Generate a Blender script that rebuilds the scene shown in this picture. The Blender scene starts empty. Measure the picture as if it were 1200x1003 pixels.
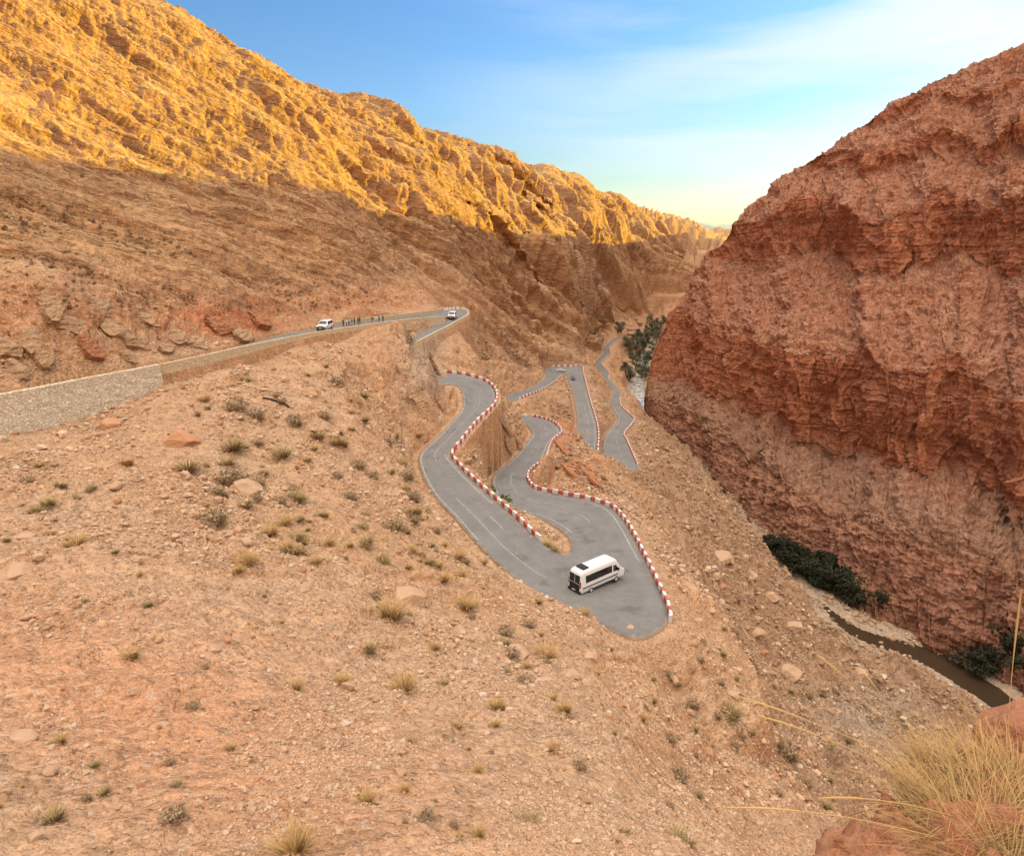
import bpy, bmesh, math, random
import numpy as np
from mathutils import Vector, Matrix

# ------------------------------------------------------------------ camera, sky, sun, exposure
ZC = 125.0                       # height of the viewpoint above the zero level
F_PX, PITCH = 780.0, math.radians(15.5)
S = bpy.context.scene
cam_d = bpy.data.cameras.new("camera"); cam = bpy.data.objects.new("camera", cam_d)
S.collection.objects.link(cam); S.camera = cam
cam_d.sensor_width = 36.0; cam_d.lens = 36.0 * F_PX / 1200.0
cam_d.clip_start = 0.05; cam_d.clip_end = 20000.0
cam.location = (0, 0, ZC); cam.rotation_euler = (math.pi / 2 - PITCH, 0, 0)

SUN_EL, SUN_AZ = math.radians(SUN_EL_DEG := 10.3), math.radians(55.0)      # azimuth from +Y towards +X
world = bpy.data.worlds.new("World"); S.world = world; world.use_nodes = True
wn, wl = world.node_tree.nodes, world.node_tree.links
wn.clear()
w_out = wn.new("ShaderNodeOutputWorld"); w_bg = wn.new("ShaderNodeBackground")
sky = wn.new("ShaderNodeTexSky"); sky.sky_type = 'NISHITA'; sky.sun_disc = False
sky.sun_elevation = SUN_EL; sky.sun_rotation = SUN_AZ; sky.altitude = 1500; sky.dust_density = 1.6; sky.ozone_density = 1.5
w_bg.inputs[1].default_value = 0.15
# unseen glow added overhead and behind to brighten shaded ground, thin wisps ahead
def wnode(t, **k):
    n = wn.new(t)
    for a, v in k.items(): setattr(n, a, v)
    return n
tc = wnode("ShaderNodeTexCoord"); sp = wnode("ShaderNodeSeparateXYZ"); wl.new(tc.outputs["Generated"], sp.inputs[0])
def wmath(op, a, b=None, c=None, clamp=False):
    n = wnode("ShaderNodeMath", operation=op, use_clamp=clamp)
    for i, v in enumerate((a, b, c)):
        if v is None: continue
        if isinstance(v, (int, float)): n.inputs[i].default_value = v
        else: wl.new(v, n.inputs[i])
    return n.outputs[0]
def wmix(f, a, b):
    n = wnode("ShaderNodeMix", data_type='RGBA')
    for i, v in ((0, f), (6, a), (7, b)):
        if hasattr(v, "is_linked"): wl.new(v, n.inputs[i])
        else: n.inputs[i].default_value = v if i == 0 else (*v, 1)
    return n.outputs[2]
fill_glow = wmath('SMOOTH_MAX', wmath('MULTIPLY_ADD', sp.outputs[2], 2.4, -1.25), wmath('MULTIPLY_ADD', sp.outputs[1], -0.9, -0.2), 0.15)
fill_glow = wmath('MINIMUM', wmath('MAXIMUM', fill_glow, 0.0), 1.0)
w_bg.inputs[1].default_value = 0.096
# sky colour: deeper blue high up, straw yellow low down on the sun's side, faint streaks of cirrus
tint = wmix(wmath('MULTIPLY_ADD', sp.outputs[2], 2.6, 0.05, clamp=True), (0.80, 0.84, 0.86), (0.57, 0.90, 1.20))
low = wmath('MULTIPLY', wmath('MULTIPLY_ADD', sp.outputs[2], -5.5, 1.0, clamp=True), 0.95)
tint = wmix(low, tint, (0.66, 0.60, 0.36))
skc = wnode("ShaderNodeMix", data_type='RGBA', blend_type='MULTIPLY'); skc.inputs[0].default_value = 1.0
wl.new(sky.outputs[0], skc.inputs[6]); wl.new(tint, skc.inputs[7])
mp = wnode("ShaderNodeMapping"); wl.new(tc.outputs["Generated"], mp.inputs[0]); mp.inputs["Rotation"].default_value = (0.0, math.radians(-33), math.radians(14)); mp.inputs["Scale"].default_value = (1.6, 1.6, 13.0)
cn = wnode("ShaderNodeTexNoise"); cn.inputs["Scale"].default_value = 1.5; cn.inputs["Detail"].default_value = 6; cn.inputs["Roughness"].default_value = 0.55; cn.inputs["Distortion"].default_value = 0.35; wl.new(mp.outputs[0], cn.inputs["Vector"])
cir = wmath('MULTIPLY', wmath('MULTIPLY_ADD', cn.outputs[0], 3.4, -1.28, clamp=True), wmath('MULTIPLY_ADD', sp.outputs[0], 1.5, 0.2, clamp=True))
skw = wmix(wmath('MULTIPLY', cir, 0.8), skc.outputs[2], (4.6, 4.7, 4.5))
wl.new(wmix(fill_glow, skw, (15, 13, 10.8)), w_bg.inputs[0]); wl.new(w_bg.outputs[0], w_out.inputs[0])

sd = bpy.data.lights.new("sun", 'SUN'); sun = bpy.data.objects.new("sun", sd); S.collection.objects.link(sun)
sd.energy = 5.0; sd.angle = math.radians(0.53); sd.color = (1.0, 0.76, 0.06)
to_sun = Vector((math.sin(SUN_AZ) * math.cos(SUN_EL), math.cos(SUN_AZ) * math.cos(SUN_EL), math.sin(SUN_EL)))
sun.rotation_euler = to_sun.to_track_quat('Z', 'Y').to_euler()
sun.location = (300, 200, 300)
S.view_settings.view_transform = 'Standard'; S.view_settings.look = 'None'
S.view_settings.exposure = 1.26; S.view_settings.gamma = 1.0
S.cycles.max_bounces = 5; S.cycles.diffuse_bounces = 3

# ------------------------------------------------------------------ helpers
CP, SP = math.cos(PITCH), math.sin(PITCH)
def ray(px, py):
    x = (px - 600.0) / F_PX; u = (501.5 - py) / F_PX
    return x, CP + u * SP, u * CP - SP          # X, Y, h per unit
def pt(px, py, d=None, Y=None):
    """A point of the place as X, Y, h (h relative to the viewpoint) from where it is seen and its drop or its distance ahead."""
    x, f, z = ray(px, py)
    t = (-d / z) if Y is None else Y / f
    return (x * t, f * t, z * t)
def project(X, Y, h):
    fw = Y * CP - h * SP; up = Y * SP + h * CP
    return 600 + F_PX * X / fw, 501.5 - F_PX * up / fw

def _h2(ix, iy, s):
    n = (ix.astype(np.int64) * 374761393 + iy.astype(np.int64) * 668265263 + s * 1274126177) & 0xffffffff
    n = ((n ^ (n >> 13)) * 1274126177) & 0xffffffff
    return (n ^ (n >> 16)) & 0xffff
def noise2(x, y, s=0):
    x = np.asarray(x, float); y = np.asarray(y, float)
    x0 = np.floor(x); y0 = np.floor(y); fx = x - x0; fy = y - y0
    u = fx * fx * fx * (fx * (fx * 6 - 15) + 10); v = fy * fy * fy * (fy * (fy * 6 - 15) + 10)
    def g(i, j):
        a = _h2(x0 + i, y0 + j, s) * (2 * math.pi / 65536.0)
        return np.cos(a) * (fx - i) + np.sin(a) * (fy - j)
    a = g(0, 0); b = g(1, 0); c = g(0, 1); d = g(1, 1)
    return 1.5 * ((a + u * (b - a)) * (1 - v) + v * (c + u * (d - c)))
def noise3(x, y, z, s=0):
    x0 = np.floor(x); y0 = np.floor(y); z0 = np.floor(z)
    fx, fy, fz = x - x0, y - y0, z - z0
    u = fx * fx * (3 - 2 * fx); v = fy * fy * (3 - 2 * fy); w = fz * fz * (3 - 2 * fz)
    ix, iy, iz = x0.astype(np.int64), y0.astype(np.int64), z0.astype(np.int64)
    def g(i, j, k):
        n = ((ix + i) * 374761393 + (iy + j) * 668265263 + (iz + k) * 2147483647 + s * 1274126177) & 0xffffffff
        n = ((n ^ (n >> 13)) * 1274126177) & 0xffffffff
        n = (n ^ (n >> 16)) & 0xffff
        gx = ((n & 31) - 15.5) / 15.5; gy = (((n >> 5) & 31) - 15.5) / 15.5; gz = (((n >> 10) & 31) - 15.5) / 15.5
        return gx * (fx - i) + gy * (fy - j) + gz * (fz - k)
    r = 0
    a = g(0, 0, 0); b = g(1, 0, 0); p = a + u * (b - a)
    a = g(0, 1, 0); b = g(1, 1, 0); p = p + v * (a + u * (b - a) - p)
    a = g(0, 0, 1); b = g(1, 0, 1); q = a + u * (b - a)
    a = g(0, 1, 1); b = g(1, 1, 1); q = q + v * (a + u * (b - a) - q)
    return p + w * (q - p)
def fbm2(x, y, o=4, s=0, gain=0.5):
    r = 0; a = 1.0; f = 1.0
    for i in range(o):
        r = r + a * noise2(x * f + 13.7 * i, y * f - 7.1 * i, s + i); a *= gain; f *= 2.03
    return r
def ridge2(x, y, o=3, s=0, gain=0.5):
    r = 0; a = 1.0; f = 1.0
    for i in range(o):
        r = r + a * (1 - 2 * np.abs(noise2(x * f + 3.1 * i, y * f + 9.7 * i, s + i))); a *= gain; f *= 2.03
    return r
def sstep(a, b, x):
    t = np.clip((x - a) / (b - a), 0, 1); return t * t * (3 - 2 * t)

def grid_mesh(name, V, nu, nv, wrap=False):
    """V: (nu*nv,3), index i*nv+j"""
    i = np.arange(nu if wrap else nu - 1)[:, None]; j = np.arange(nv - 1)[None, :]
    i2 = (i + 1) % nu
    q = np.stack([i * nv + j, i2 * nv + j, i2 * nv + j + 1, i * nv + j + 1], -1).reshape(-1, 4)
    return raw_mesh(name, V, q)
def raw_mesh(name, V, q, smooth=True):
    V = np.ascontiguousarray(V, np.float32); q = np.ascontiguousarray(q, np.int32); n = q.shape[1]
    me = bpy.data.meshes.new(name)
    me.vertices.add(len(V)); me.vertices.foreach_set("co", V.ravel())
    me.loops.add(q.size); me.loops.foreach_set("vertex_index", q.ravel())
    me.polygons.add(len(q)); me.polygons.foreach_set("loop_start", np.arange(0, q.size, n, dtype=np.int32))
    me.polygons.foreach_set("loop_total", np.full(len(q), n, np.int32))
    me.polygons.foreach_set("use_smooth", np.full(len(q), smooth))
    me.update(calc_edges=True)
    return me
def color_attr(me, name, C):
    a = me.color_attributes.new(name, 'FLOAT_COLOR', 'POINT')
    a.data.foreach_set("color", np.ascontiguousarray(C, np.float32).ravel())
def link(name, me, mat=None, parent=None):
    o = bpy.data.objects.new(name, me); S.collection.objects.link(o)
    if mat is not None and me is not None and not me.materials: me.materials.append(mat)
    if parent is not None: o.parent = parent
    return o
def tag(o, label=None, cat=None, group=None, kind=None):
    if label: o["label"] = label
    if cat: o["category"] = cat
    if group: o["group"] = group
    if kind: o["kind"] = kind
    return o
# ------------------------------------------------------------------ the road: pairs of edge points (valley or outer side P, other side Q) and their drop
RD = [  # strand, P px, P py, Q px, Q py, drop
 ('A', -300, 513, -335, 504, 16.3), ('A', -140, 496, -170, 488, 16.7), ('A', 0, 472.5, -26, 466, 17.0), ('A', 100, 452.5, 80, 447, 17.2), ('A', 185, 435.5, 170, 430.5, 17.4),
 ('A', 270, 416, 258, 411, 17.6), ('A', 340, 398, 329, 392.5, 17.8), ('A', 381, 390, 372, 385, 18.1), ('A', 445, 380.5, 440, 376, 18.9),
 ('A', 490, 375, 489, 370, 19.6), ('A', 512, 373, 512, 366.5, 20.2), ('A', 520, 373, 521, 364, 20.5), ('A', 521, 373.5, 537, 362.6, 20.8),
 ('A', 521, 374, 546, 364.5, 21.1), ('A', 520.5, 375.5, 548, 369.5, 21.5), ('A', 513, 380.5, 533, 378.5, 22.0), ('A', 493, 390, 498, 397, 22.5),
 ('H', 482, 396, 485, 405, 23.6), ('H', 484, 412, 484, 418, 26.4), ('H', 492, 434, 487, 430, 29.2),
 ('B', 504, 450, 501, 437, 30.2), ('B', 533, 450.5, 523, 437, 31.0), ('B', 541, 458, 556, 442.5, 31.8), ('B', 543, 470, 577, 453.5, 33.0),
 ('B', 540, 481, 580, 472, 34.2), ('B', 525, 499, 558, 494, 35.8), ('B', 508, 516, 536, 520, 37.4), ('B', 492, 531, 528, 533, 38.6),
 ('B', 492, 548, 540, 549, 39.6), ('B', 506, 577, 566, 574, 40.7), ('B', 534, 608, 598, 602, 41.7), ('B', 568, 646, 631, 633, 42.6),
 ('V', 610, 682, 648, 645, 43.2), ('V', 650, 706, 657, 648.5, 43.5), ('V', 700, 731, 661, 649.5, 43.8), ('V', 748, 747, 665, 648.5, 44.0),
 ('V', 783, 725, 668, 645.5, 44.2), ('V', 768, 682, 669, 640, 44.5), ('V', 752, 649, 668, 632, 44.8), ('V', 735, 617, 659, 622, 45.1),
 ('C', 717, 596, 645, 613, 45.5), ('C', 692, 586.5, 624, 604, 45.9), ('C', 660, 580, 604, 600, 46.4), ('C', 628, 573.5, 588, 590, 47.0),
 ('C', 617, 562, 577, 570, 47.7), ('C', 621, 551, 579, 556, 48.4), ('C', 637, 538, 599, 539.5, 49.3), ('C', 646, 517, 617, 519, 50.3),
 ('C', 657, 506.5, 623, 509, 51.0), ('C', 648, 495.5, 619, 500, 51.8), ('C', 632, 490, 611, 497, 52.4), ('C', 612, 486.5, 598, 495, 53.2),
 ('H', 590, 484, 578, 490, 54.4), ('H', 577, 479, 568, 481, 55.2), ('H', 577, 470.5, 573, 468, 56.0),
 ('D', 596, 462.5, 598, 470, 57.0), ('D', 612, 457.5, 616, 464, 57.5), ('D', 627, 452, 632, 458, 58.2), ('D', 640, 441, 648, 449, 59.2),
 ('D', 638.5, 433, 657, 441, 59.8), ('D', 647, 430, 660, 438.8, 60.2), ('D', 668, 429.5, 662, 438, 60.5), ('D', 681, 429.7, 664, 439, 60.8),
 ('D', 684, 441, 666, 446, 61.4), ('D', 688, 458, 670.5, 458.5, 62.3), ('D', 692.5, 475, 674, 477, 63.4), ('D', 698.5, 495, 676.5, 494.5, 64.6),
 ('D', 700.5, 512, 672, 511, 65.8), ('D', 699.5, 526, 667, 528, 66.8),
 ('H', 701, 531.5, 668, 546, 67.5), ('H', 702, 533, 690, 560, 68.2), ('H', 704, 533.5, 722, 562, 68.6), ('H', 705, 533, 745, 552, 69.0),
 ('E', 706, 526, 746.5, 544.5, 69.4), ('E', 708, 513, 734, 517, 70.4), ('E', 714, 504, 731, 508, 71.2), ('E', 722.5, 495, 742.5, 493, 72.0),
 ('E', 723.5, 488.5, 738, 487, 72.6), ('E', 718.5, 479, 728, 477, 73.4), ('E', 715, 470.5, 726, 469, 74.0), ('E', 717, 464.5, 727, 465, 74.6),
 ('F', 717, 455, 725, 456, 77.0), ('F', 705.5, 445, 713.5, 444.5, 80.0), ('F', 705, 437, 713, 437, 82.0), ('F', 700, 431, 707, 430.5, 84.5),
 ('F', 698, 423.5, 705, 424, 87.0), ('F', 707, 413.5, 715, 414.5, 89.5), ('F', 708, 407, 714, 407, 92.0), ('F', 716, 399.5, 721, 401, 95.0),
 ('F', 727, 393.5, 730, 395.5, 98.0), ('F', 740, 389, 743, 391, 99.5), ('F', 754, 383.5, 757, 386, 101.0), ('F', 768, 377, 771, 379, 103.0)]
RP = np.array([pt(r[1], r[2], d=r[5]) for r in RD]); RQ = np.array([pt(r[3], r[4], d=r[5]) for r in RD])
def catmull(P, n):
    out = []; tt = []
    for i in range(len(P) - 1):
        p0 = P[max(i - 1, 0)]; p1 = P[i]; p2 = P[i + 1]; p3 = P[min(i + 2, len(P) - 1)]
        m = n[i] if hasattr(n, '__len__') else n
        for k in range(m):
            t = k / m
            out.append(0.5 * ((2 * p1) + (-p0 + p2) * t + (2 * p0 - 5 * p1 + 4 * p2 - p3) * t * t + (-p0 + 3 * p1 - 3 * p2 + p3) * t ** 3)); tt.append(i + t)
    out.append(P[-1]); tt.append(len(P) - 1)
    return np.array(out), np.array(tt)
seg = np.maximum(np.linalg.norm(np.diff(RP, axis=0), axis=1), np.linalg.norm(np.diff(RQ, axis=0), axis=1))
nsub = np.clip((seg / 0.8).astype(int), 3, 40)
EP, ET = catmull(RP, nsub); EQ, _ = catmull(RQ, nsub)
STRAND = [RD[min(int(t), len(RD) - 1)][0] for t in ET]
SIDX = {}
NX = 15
k_ = np.linspace(0, 1, NX)[None, :, None]
SURF = EP[:, None, :] * (1 - k_) + EQ[:, None, :] * k_            # sampled road surface
def strand_runs():
    runs = []; a = 0
    for i in range(1, len(STRAND) + 1):
        if i == len(STRAND) or STRAND[i] != STRAND[a]:
            runs.append((STRAND[a], a, i)); a = i
    return runs
CUT = {'A': (1.9, 9.0), 'H': (5.0, 5.0), 'B': (1.3, 1.0), 'V': (1.2, 0.85), 'C': (1.3, 1.0), 'D': (1.1, 0.9), 'E': (1.0, 0.9), 'F': (0.9, 0.9)}

# ------------------------------------------------------------------ control points of the slopes
CPTS = []
def c(px, py, d=None, Y=None): CPTS.append(pt(px, py, d, Y))
# near slope
for a in [(0, 1003, 14.5, None), (-250, 1003, 12.5, None), (300, 1003, 15.5, None), (600, 1003, 17.0, None), (750, 1003, 20.0, None), (850, 1003, 28, None),
          (0, 860, 16.3, None), (200, 860, 18.0, None), (400, 860, 20.2, None), (600, 860, 23.6, None), (720, 860, 27.5, None),
          (0, 760, 17.8, None), (200, 760, 20.0, None), (400, 760, 24, None), (560, 780, 28.2, None), (680, 780, 33.5, None),
          (0, 640, 19.6, None), (150, 640, 21.5, None), (300, 660, 24.2, None), (420, 680, 27.6, None), (520, 700, 31.6, None), (620, 720, 37.0, None), (690, 745, 40.2, None), (740, 760, 41.4, None),
          (0, 532, 21.0, None), (-60, 560, 21.0, None), (60, 505, 20.9, None), (120, 478, 20.2, None), (185, 448, 18.9, None), (250, 424, 18.4, None), (340, 402, 18.7, None), (120, 560, 22.2, None), (200, 500, 21.6, None), (250, 560, 24.2, None), (350, 600, 27.6, None), (430, 620, 31.0, None), (470, 560, 33.0, None),
          (300, 450, 20.4, None), (380, 480, 24.4, None), (430, 520, 29.4, None), (400, 430, 21.4, None), (445, 440, 24.8, None), (470, 490, 31.0, None),
          (450, 384, 19.3, None), (478, 382, 19.5, None), (495, 400, 21.6, None), (515, 428, 26.3, None), (530, 446, 29.0, None), (500, 460, 29.5, None), (510, 490, 33.5, None),
          (550, 400, 28, None), (560, 425, 33, None), (575, 440, 36, None), (530, 420, 28.5, None),
          # gorge side below the hairpin
          (790, 745, 46.5, None), (800, 690, 51, None), (780, 640, 51, None), (760, 610, 52.5, None),
          (800, 800, 48, None), (800, 870, 42, None), (820, 940, 36, None), (860, 860, 58, None), (880, 800, 70, None), (900, 920, 52, None), (930, 860, 72, None), (960, 930, 66, None),
          (1000, 880, 88, None), (1000, 810, 105, None), (1050, 840, 112, None), (1100, 850, 114, None), (950, 760, 98, None), (900, 720, 89, None), (850, 660, 78, None), (800, 620, 67, None),
          (850, 720, 72, None), (820, 560, 92, None), (800, 545, 84, None), (780, 560, 74, None), (850, 600, 95, None), (880, 650, 102, None), (915, 690, 107, None), (960, 735, 113, None),
          (680, 552, 50.5, None), (700, 568, 52.0, None), (690, 530, 54.5, None), (725, 552, 58.5, None), (760, 590, 62, None), (740, 600, 52.5, None), (665, 530, 50.5, None),
          (770, 530, 78, None), (755, 500, 78, None), (765, 510, 84, None), (750, 520, 73, None),
          # river
          (1150, 800, 119.5, None), (1090, 770, 118, None), (1000, 740, 116, None), (960, 690, 114.5, None), (900, 640, 112.5, None), (830, 560, 109, None), (745, 485, 104, None), (746, 460, 104, None), (750, 432, 104, None), (757, 415, 104, None),
          (1230, 860, 121, None), (1350, 930, 124, None), (800, 520, 106.5, None), (775, 505, 105, None),
          # slopes between the far roads
          (640, 470, 60.5, None), (655, 490, 63, None), (620, 475, 58, None), (645, 520, 58, None), (690, 440, 66, None), (700, 470, 70, None), (705, 500, 69, None), (590, 485, 41, None), (605, 500, 46, None),
          (690, 418, 80, None), (735, 440, 96, None), (732, 465, 92, None), (735, 410, 98, None), (722, 425, 93, None),
          # far big slope
          (600, 400, None, 320), (640, 412, None, 345), (580, 380, None, 285), (540, 335, None, 265), (620, 330, None, 425), (660, 380, None, 420), (690, 395, None, 500),
          (700, 340, None, 590), (695, 365, None, 545), (750, 345, None, 790), (790, 335, None, 960), (750, 300, None, 960), (760, 375, None, 720), (790, 365, None, 860), (740, 372, None, 660), (715, 380, None, 590), (805, 310, None, 1100), (820, 300, None, 1350),
          # above the upper road
          (60, 352, None, 90), (150, 345, None, 106), (250, 340, None, 126), (340, 340, None, 152), (400, 340, None, 168), (450, 345, None, 194), (500, 340, None, 236),
          (0, 300, None, 99), (120, 290, None, 118), (250, 290, None, 145), (400, 290, None, 190), (-150, 300, None, 84),
          (0, 190, None, 124), (150, 220, None, 150), (270, 240, None, 174), (450, 270, None, 252), (560, 290, None, 338), (690, 290, None, 690), (690, 250, None, 775), (640, 290, None, 520), (650, 330, None, 470),
          (0, 90, None, 147), (150, 100, None, 178), (280, 150, None, 206), (420, 200, None, 272), (540, 220, None, 395), (640, 245, None, 625), (720, 265, None, 880),
          (-100, -90, None, 155), (0, -60, None, 174), (100, -32, None, 195), (170, 2, None, 214), (200, 14, None, 220), (250, 46, None, 236), (300, 72, None, 258), (350, 97, None, 286), (400, 116, None, 322), (450, 136, None, 370), (520, 166, None, 462),
          (600, 189, None, 610), (650, 201, None, 725), (690, 216, None, 850), (760, 252, None, 1180), (800, 268, None, 1550), (838, 284, None, 2050),
          (-200, 200, None, 101), (-250, 60, None, 115), (-200, 400, None, 68)]:
    c(*a)
CPTS = np.array(CPTS)
extra = []
for i in range(0, len(SURF), 5):
    if ET[i] > 7.5 or ET[i] < 0.2: extra.append(SURF[i, NX // 2])
    else: extra.append(EQ[i] + (EQ[i] - EP[i]) * 0.12)
# crest plateau beyond the skyline of the mountain, the camera's own spur and the hidden ground behind the viewer
SKY = [(-100, -90, 155), (0, -60, 174), (100, -32, 195), (170, 2, 214), (250, 46, 236), (300, 72, 258), (400, 116, 322), (350, 97, 286), (450, 136, 370), (520, 166, 462), (560, 177, 530), (600, 189, 610), (625, 195, 665), (650, 201, 725), (690, 216, 850), (720, 232, 1000), (760, 252, 1180), (838, 284, 2050)]
for px, py, Y in SKY:
    x, y, h = pt(px, py, Y=Y); extra.append((x * 1.07, y * 1.07, h * 0.985)); extra.append((x * 1.25, y * 1.25, h * 0.97)); extra.append((x * 1.8, y * 1.8, h * 0.9))
for ang, r, h in [(-90, 12, -9), (-90, 60, -10), (-120, 60, 12), (-160, 60, 15), (-90, 150, 30), (-130, 200, 60), (180, 150, 40), (180, 40, 8), (150, 60, 0), (120, 60, -25), (100, 80, -70), (90, 120, -110), (75, 160, -122), (60, 170, -122),
                  (180, 5, -7), (0, 2.5, -11), (0, 8, -14), (60, 3, -11), (-60, 4, -9.5), (120, 4, -9), (90, 9, -13), (60, 9, -15), (45, 12, -19), (40, 25, -27), (48, 40, -42), (55, 80, -85), (-120, 500, 120), (180, 500, 110), (120, 500, 60),
                  (25, 3000, 120), (15, 3000, 60), (20, 2000, -40), (30, 1200, -60), (60, 1200, -60), (90, 600, -60)]:
    extra.append((r * math.sin(math.radians(ang)), r * math.cos(math.radians(ang)), h))
CALL = np.concatenate([CPTS, np.array(extra)])
TS = 1.6
def polar(X, Y):
    r = np.maximum(np.hypot(X, Y), 0.5)
    return np.arctan2(X, Y) * TS, np.log(r), r
def _tps(d2): return 0.5 * d2 * np.log(d2 + 1e-12)
_ct, _cl, _cr = polar(CALL[:, 0], CALL[:, 1]); _cv = CALL[:, 2] / _cr
_n = len(CALL)
A_ = np.zeros((_n + 3, _n + 3))
A_[:_n, :_n] = _tps((_ct[:, None] - _ct[None]) ** 2 + (_cl[:, None] - _cl[None]) ** 2) + 0.0008 * np.eye(_n)
A_[:_n, _n] = 1; A_[:_n, _n + 1] = _ct; A_[:_n, _n + 2] = _cl; A_[_n:, :_n] = A_[:_n, _n:].T
_w = np.linalg.solve(A_, np.concatenate([_cv, [0, 0, 0]]))
GT = np.linspace(-math.pi * TS, math.pi * TS, 901); GL = np.linspace(math.log(0.5), math.log(6000), 520)
GV = np.zeros((len(GT), len(GL)))
for i, t in enumerate(GT):
    d2 = (t - _ct[None]) ** 2 + (GL[:, None] - _cl[None]) ** 2
    GV[i] = _tps(d2) @ _w[:_n] + _w[_n] + _w[_n + 1] * t + _w[_n + 2] * GL
def base_h(X, Y):
    t, l, r = polar(X, Y)
    a = (t - GT[0]) / (GT[1] - GT[0]); b = np.clip((l - GL[0]) / (GL[1] - GL[0]), 0, len(GL) - 1.001)
    a = np.clip(a, 0, len(GT) - 1.001); i = a.astype(int); j = b.astype(int); fa = a - i; fb = b - j
    v = (GV[i, j] * (1 - fa) + GV[i + 1, j] * fa) * (1 - fb) + (GV[i, j + 1] * (1 - fa) + GV[i + 1, j + 1] * fa) * fb
    return v * r

# a dry gully down the edge of the near slope
def _on_base(p, n=400):
    x, f, z = ray(*p); t = np.geomspace(6, 400, n); H = base_h(x * t, f * t); i = int(np.argmax(H > z * t)); return (x * t[i], f * t[i])
GUL = np.array([_on_base(p) for p in [(748, 748), (775, 778), (806, 822), (838, 868), (868, 915), (893, 960), (912, 1003), (930, 1060)]])
GULS, _ = catmull(GUL, 10)
CREST = np.array([pt(*p) for p in [(474, 381, 19.3), (490, 393, 20.6), (505, 412, 23.0), (519, 432, 26.3), (532, 450, 29.6)]]); CRS, _ = catmull(CREST, 8)
def crest(X, Y):
    d = np.full(len(X), 1e9); m = np.nonzero((X > -40) & (X < 0) & (Y > 130) & (Y < 185))[0]
    for k in range(0, len(m), 20000):
        q = m[k:k + 20000]; d[q] = np.sqrt(((X[q, None] - CRS[None, :, 0]) ** 2 + (Y[q, None] - CRS[None, :, 1]) ** 2).min(1))
    return d
def gully(X, Y):
    d = np.full(len(X), 1e9); m = np.nonzero((X > 0) & (X < 40) & (Y > 8) & (Y < 95))[0]
    for k in range(0, len(m), 20000):
        q = m[k:k + 20000]; d[q] = np.sqrt(((X[q, None] - GULS[None, :, 0]) ** 2 + (Y[q, None] - GULS[None, :, 1]) ** 2).min(1))
    return d
def road_bounds(X, Y):
    """For points of the ground: lower and upper bound set by the road cuts and banks, distance out from the road, height of the nearest road."""
    n = len(X); L = np.full(n, -1e9); U = np.full(n, 1e9); D = np.full(n, 1e9); Z = np.zeros(n); dL = np.full(n, 1e9); dU = np.full(n, 1e9)
    for s, a, b in strand_runs():
        P = SURF[a:b + 1].reshape(-1, 3)
        ctr = P[:, :2].mean(0)
        R = 26.0 if s != 'F' else 30.0
        m = np.nonzero((X > P[:, 0].min() - R) & (X < P[:, 0].max() + R) & (Y > P[:, 1].min() - R) & (Y < P[:, 1].max() + R))[0]
        cut, fill = CUT[s]
        for k in range(0, len(m), 20000):
            q = m[k:k + 20000]
            d2 = (X[q, None] - P[None, :, 0]) ** 2 + (Y[q, None] - P[None, :, 1]) ** 2
            j = d2.argmin(1); d = np.sqrt(d2[np.arange(len(q)), j]); z = P[j, 2]
            d = np.maximum(d - (0.45 if s == 'A' else 0.9), 0)
            ok = d < R
            rl = 70.0 * sstep(0.4 * R, R, d); lo = np.where(ok, z - fill * d - rl, -1e9); hi = np.where(ok, z + cut * d + rl, 1e9)
            up = hi < U[q]; U[q] = np.where(up, hi, U[q]); dU[q] = np.where(up, d, dU[q])
            lw = lo > L[q]; L[q] = np.where(lw, lo, L[q]); dL[q] = np.where(lw, d, dL[q])
            nr = d < D[q]; D[q] = np.where(nr, d, D[q]); Z[q] = np.where(nr, z, Z[q])
    return L, U, D, Z, dL, dU

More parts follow.
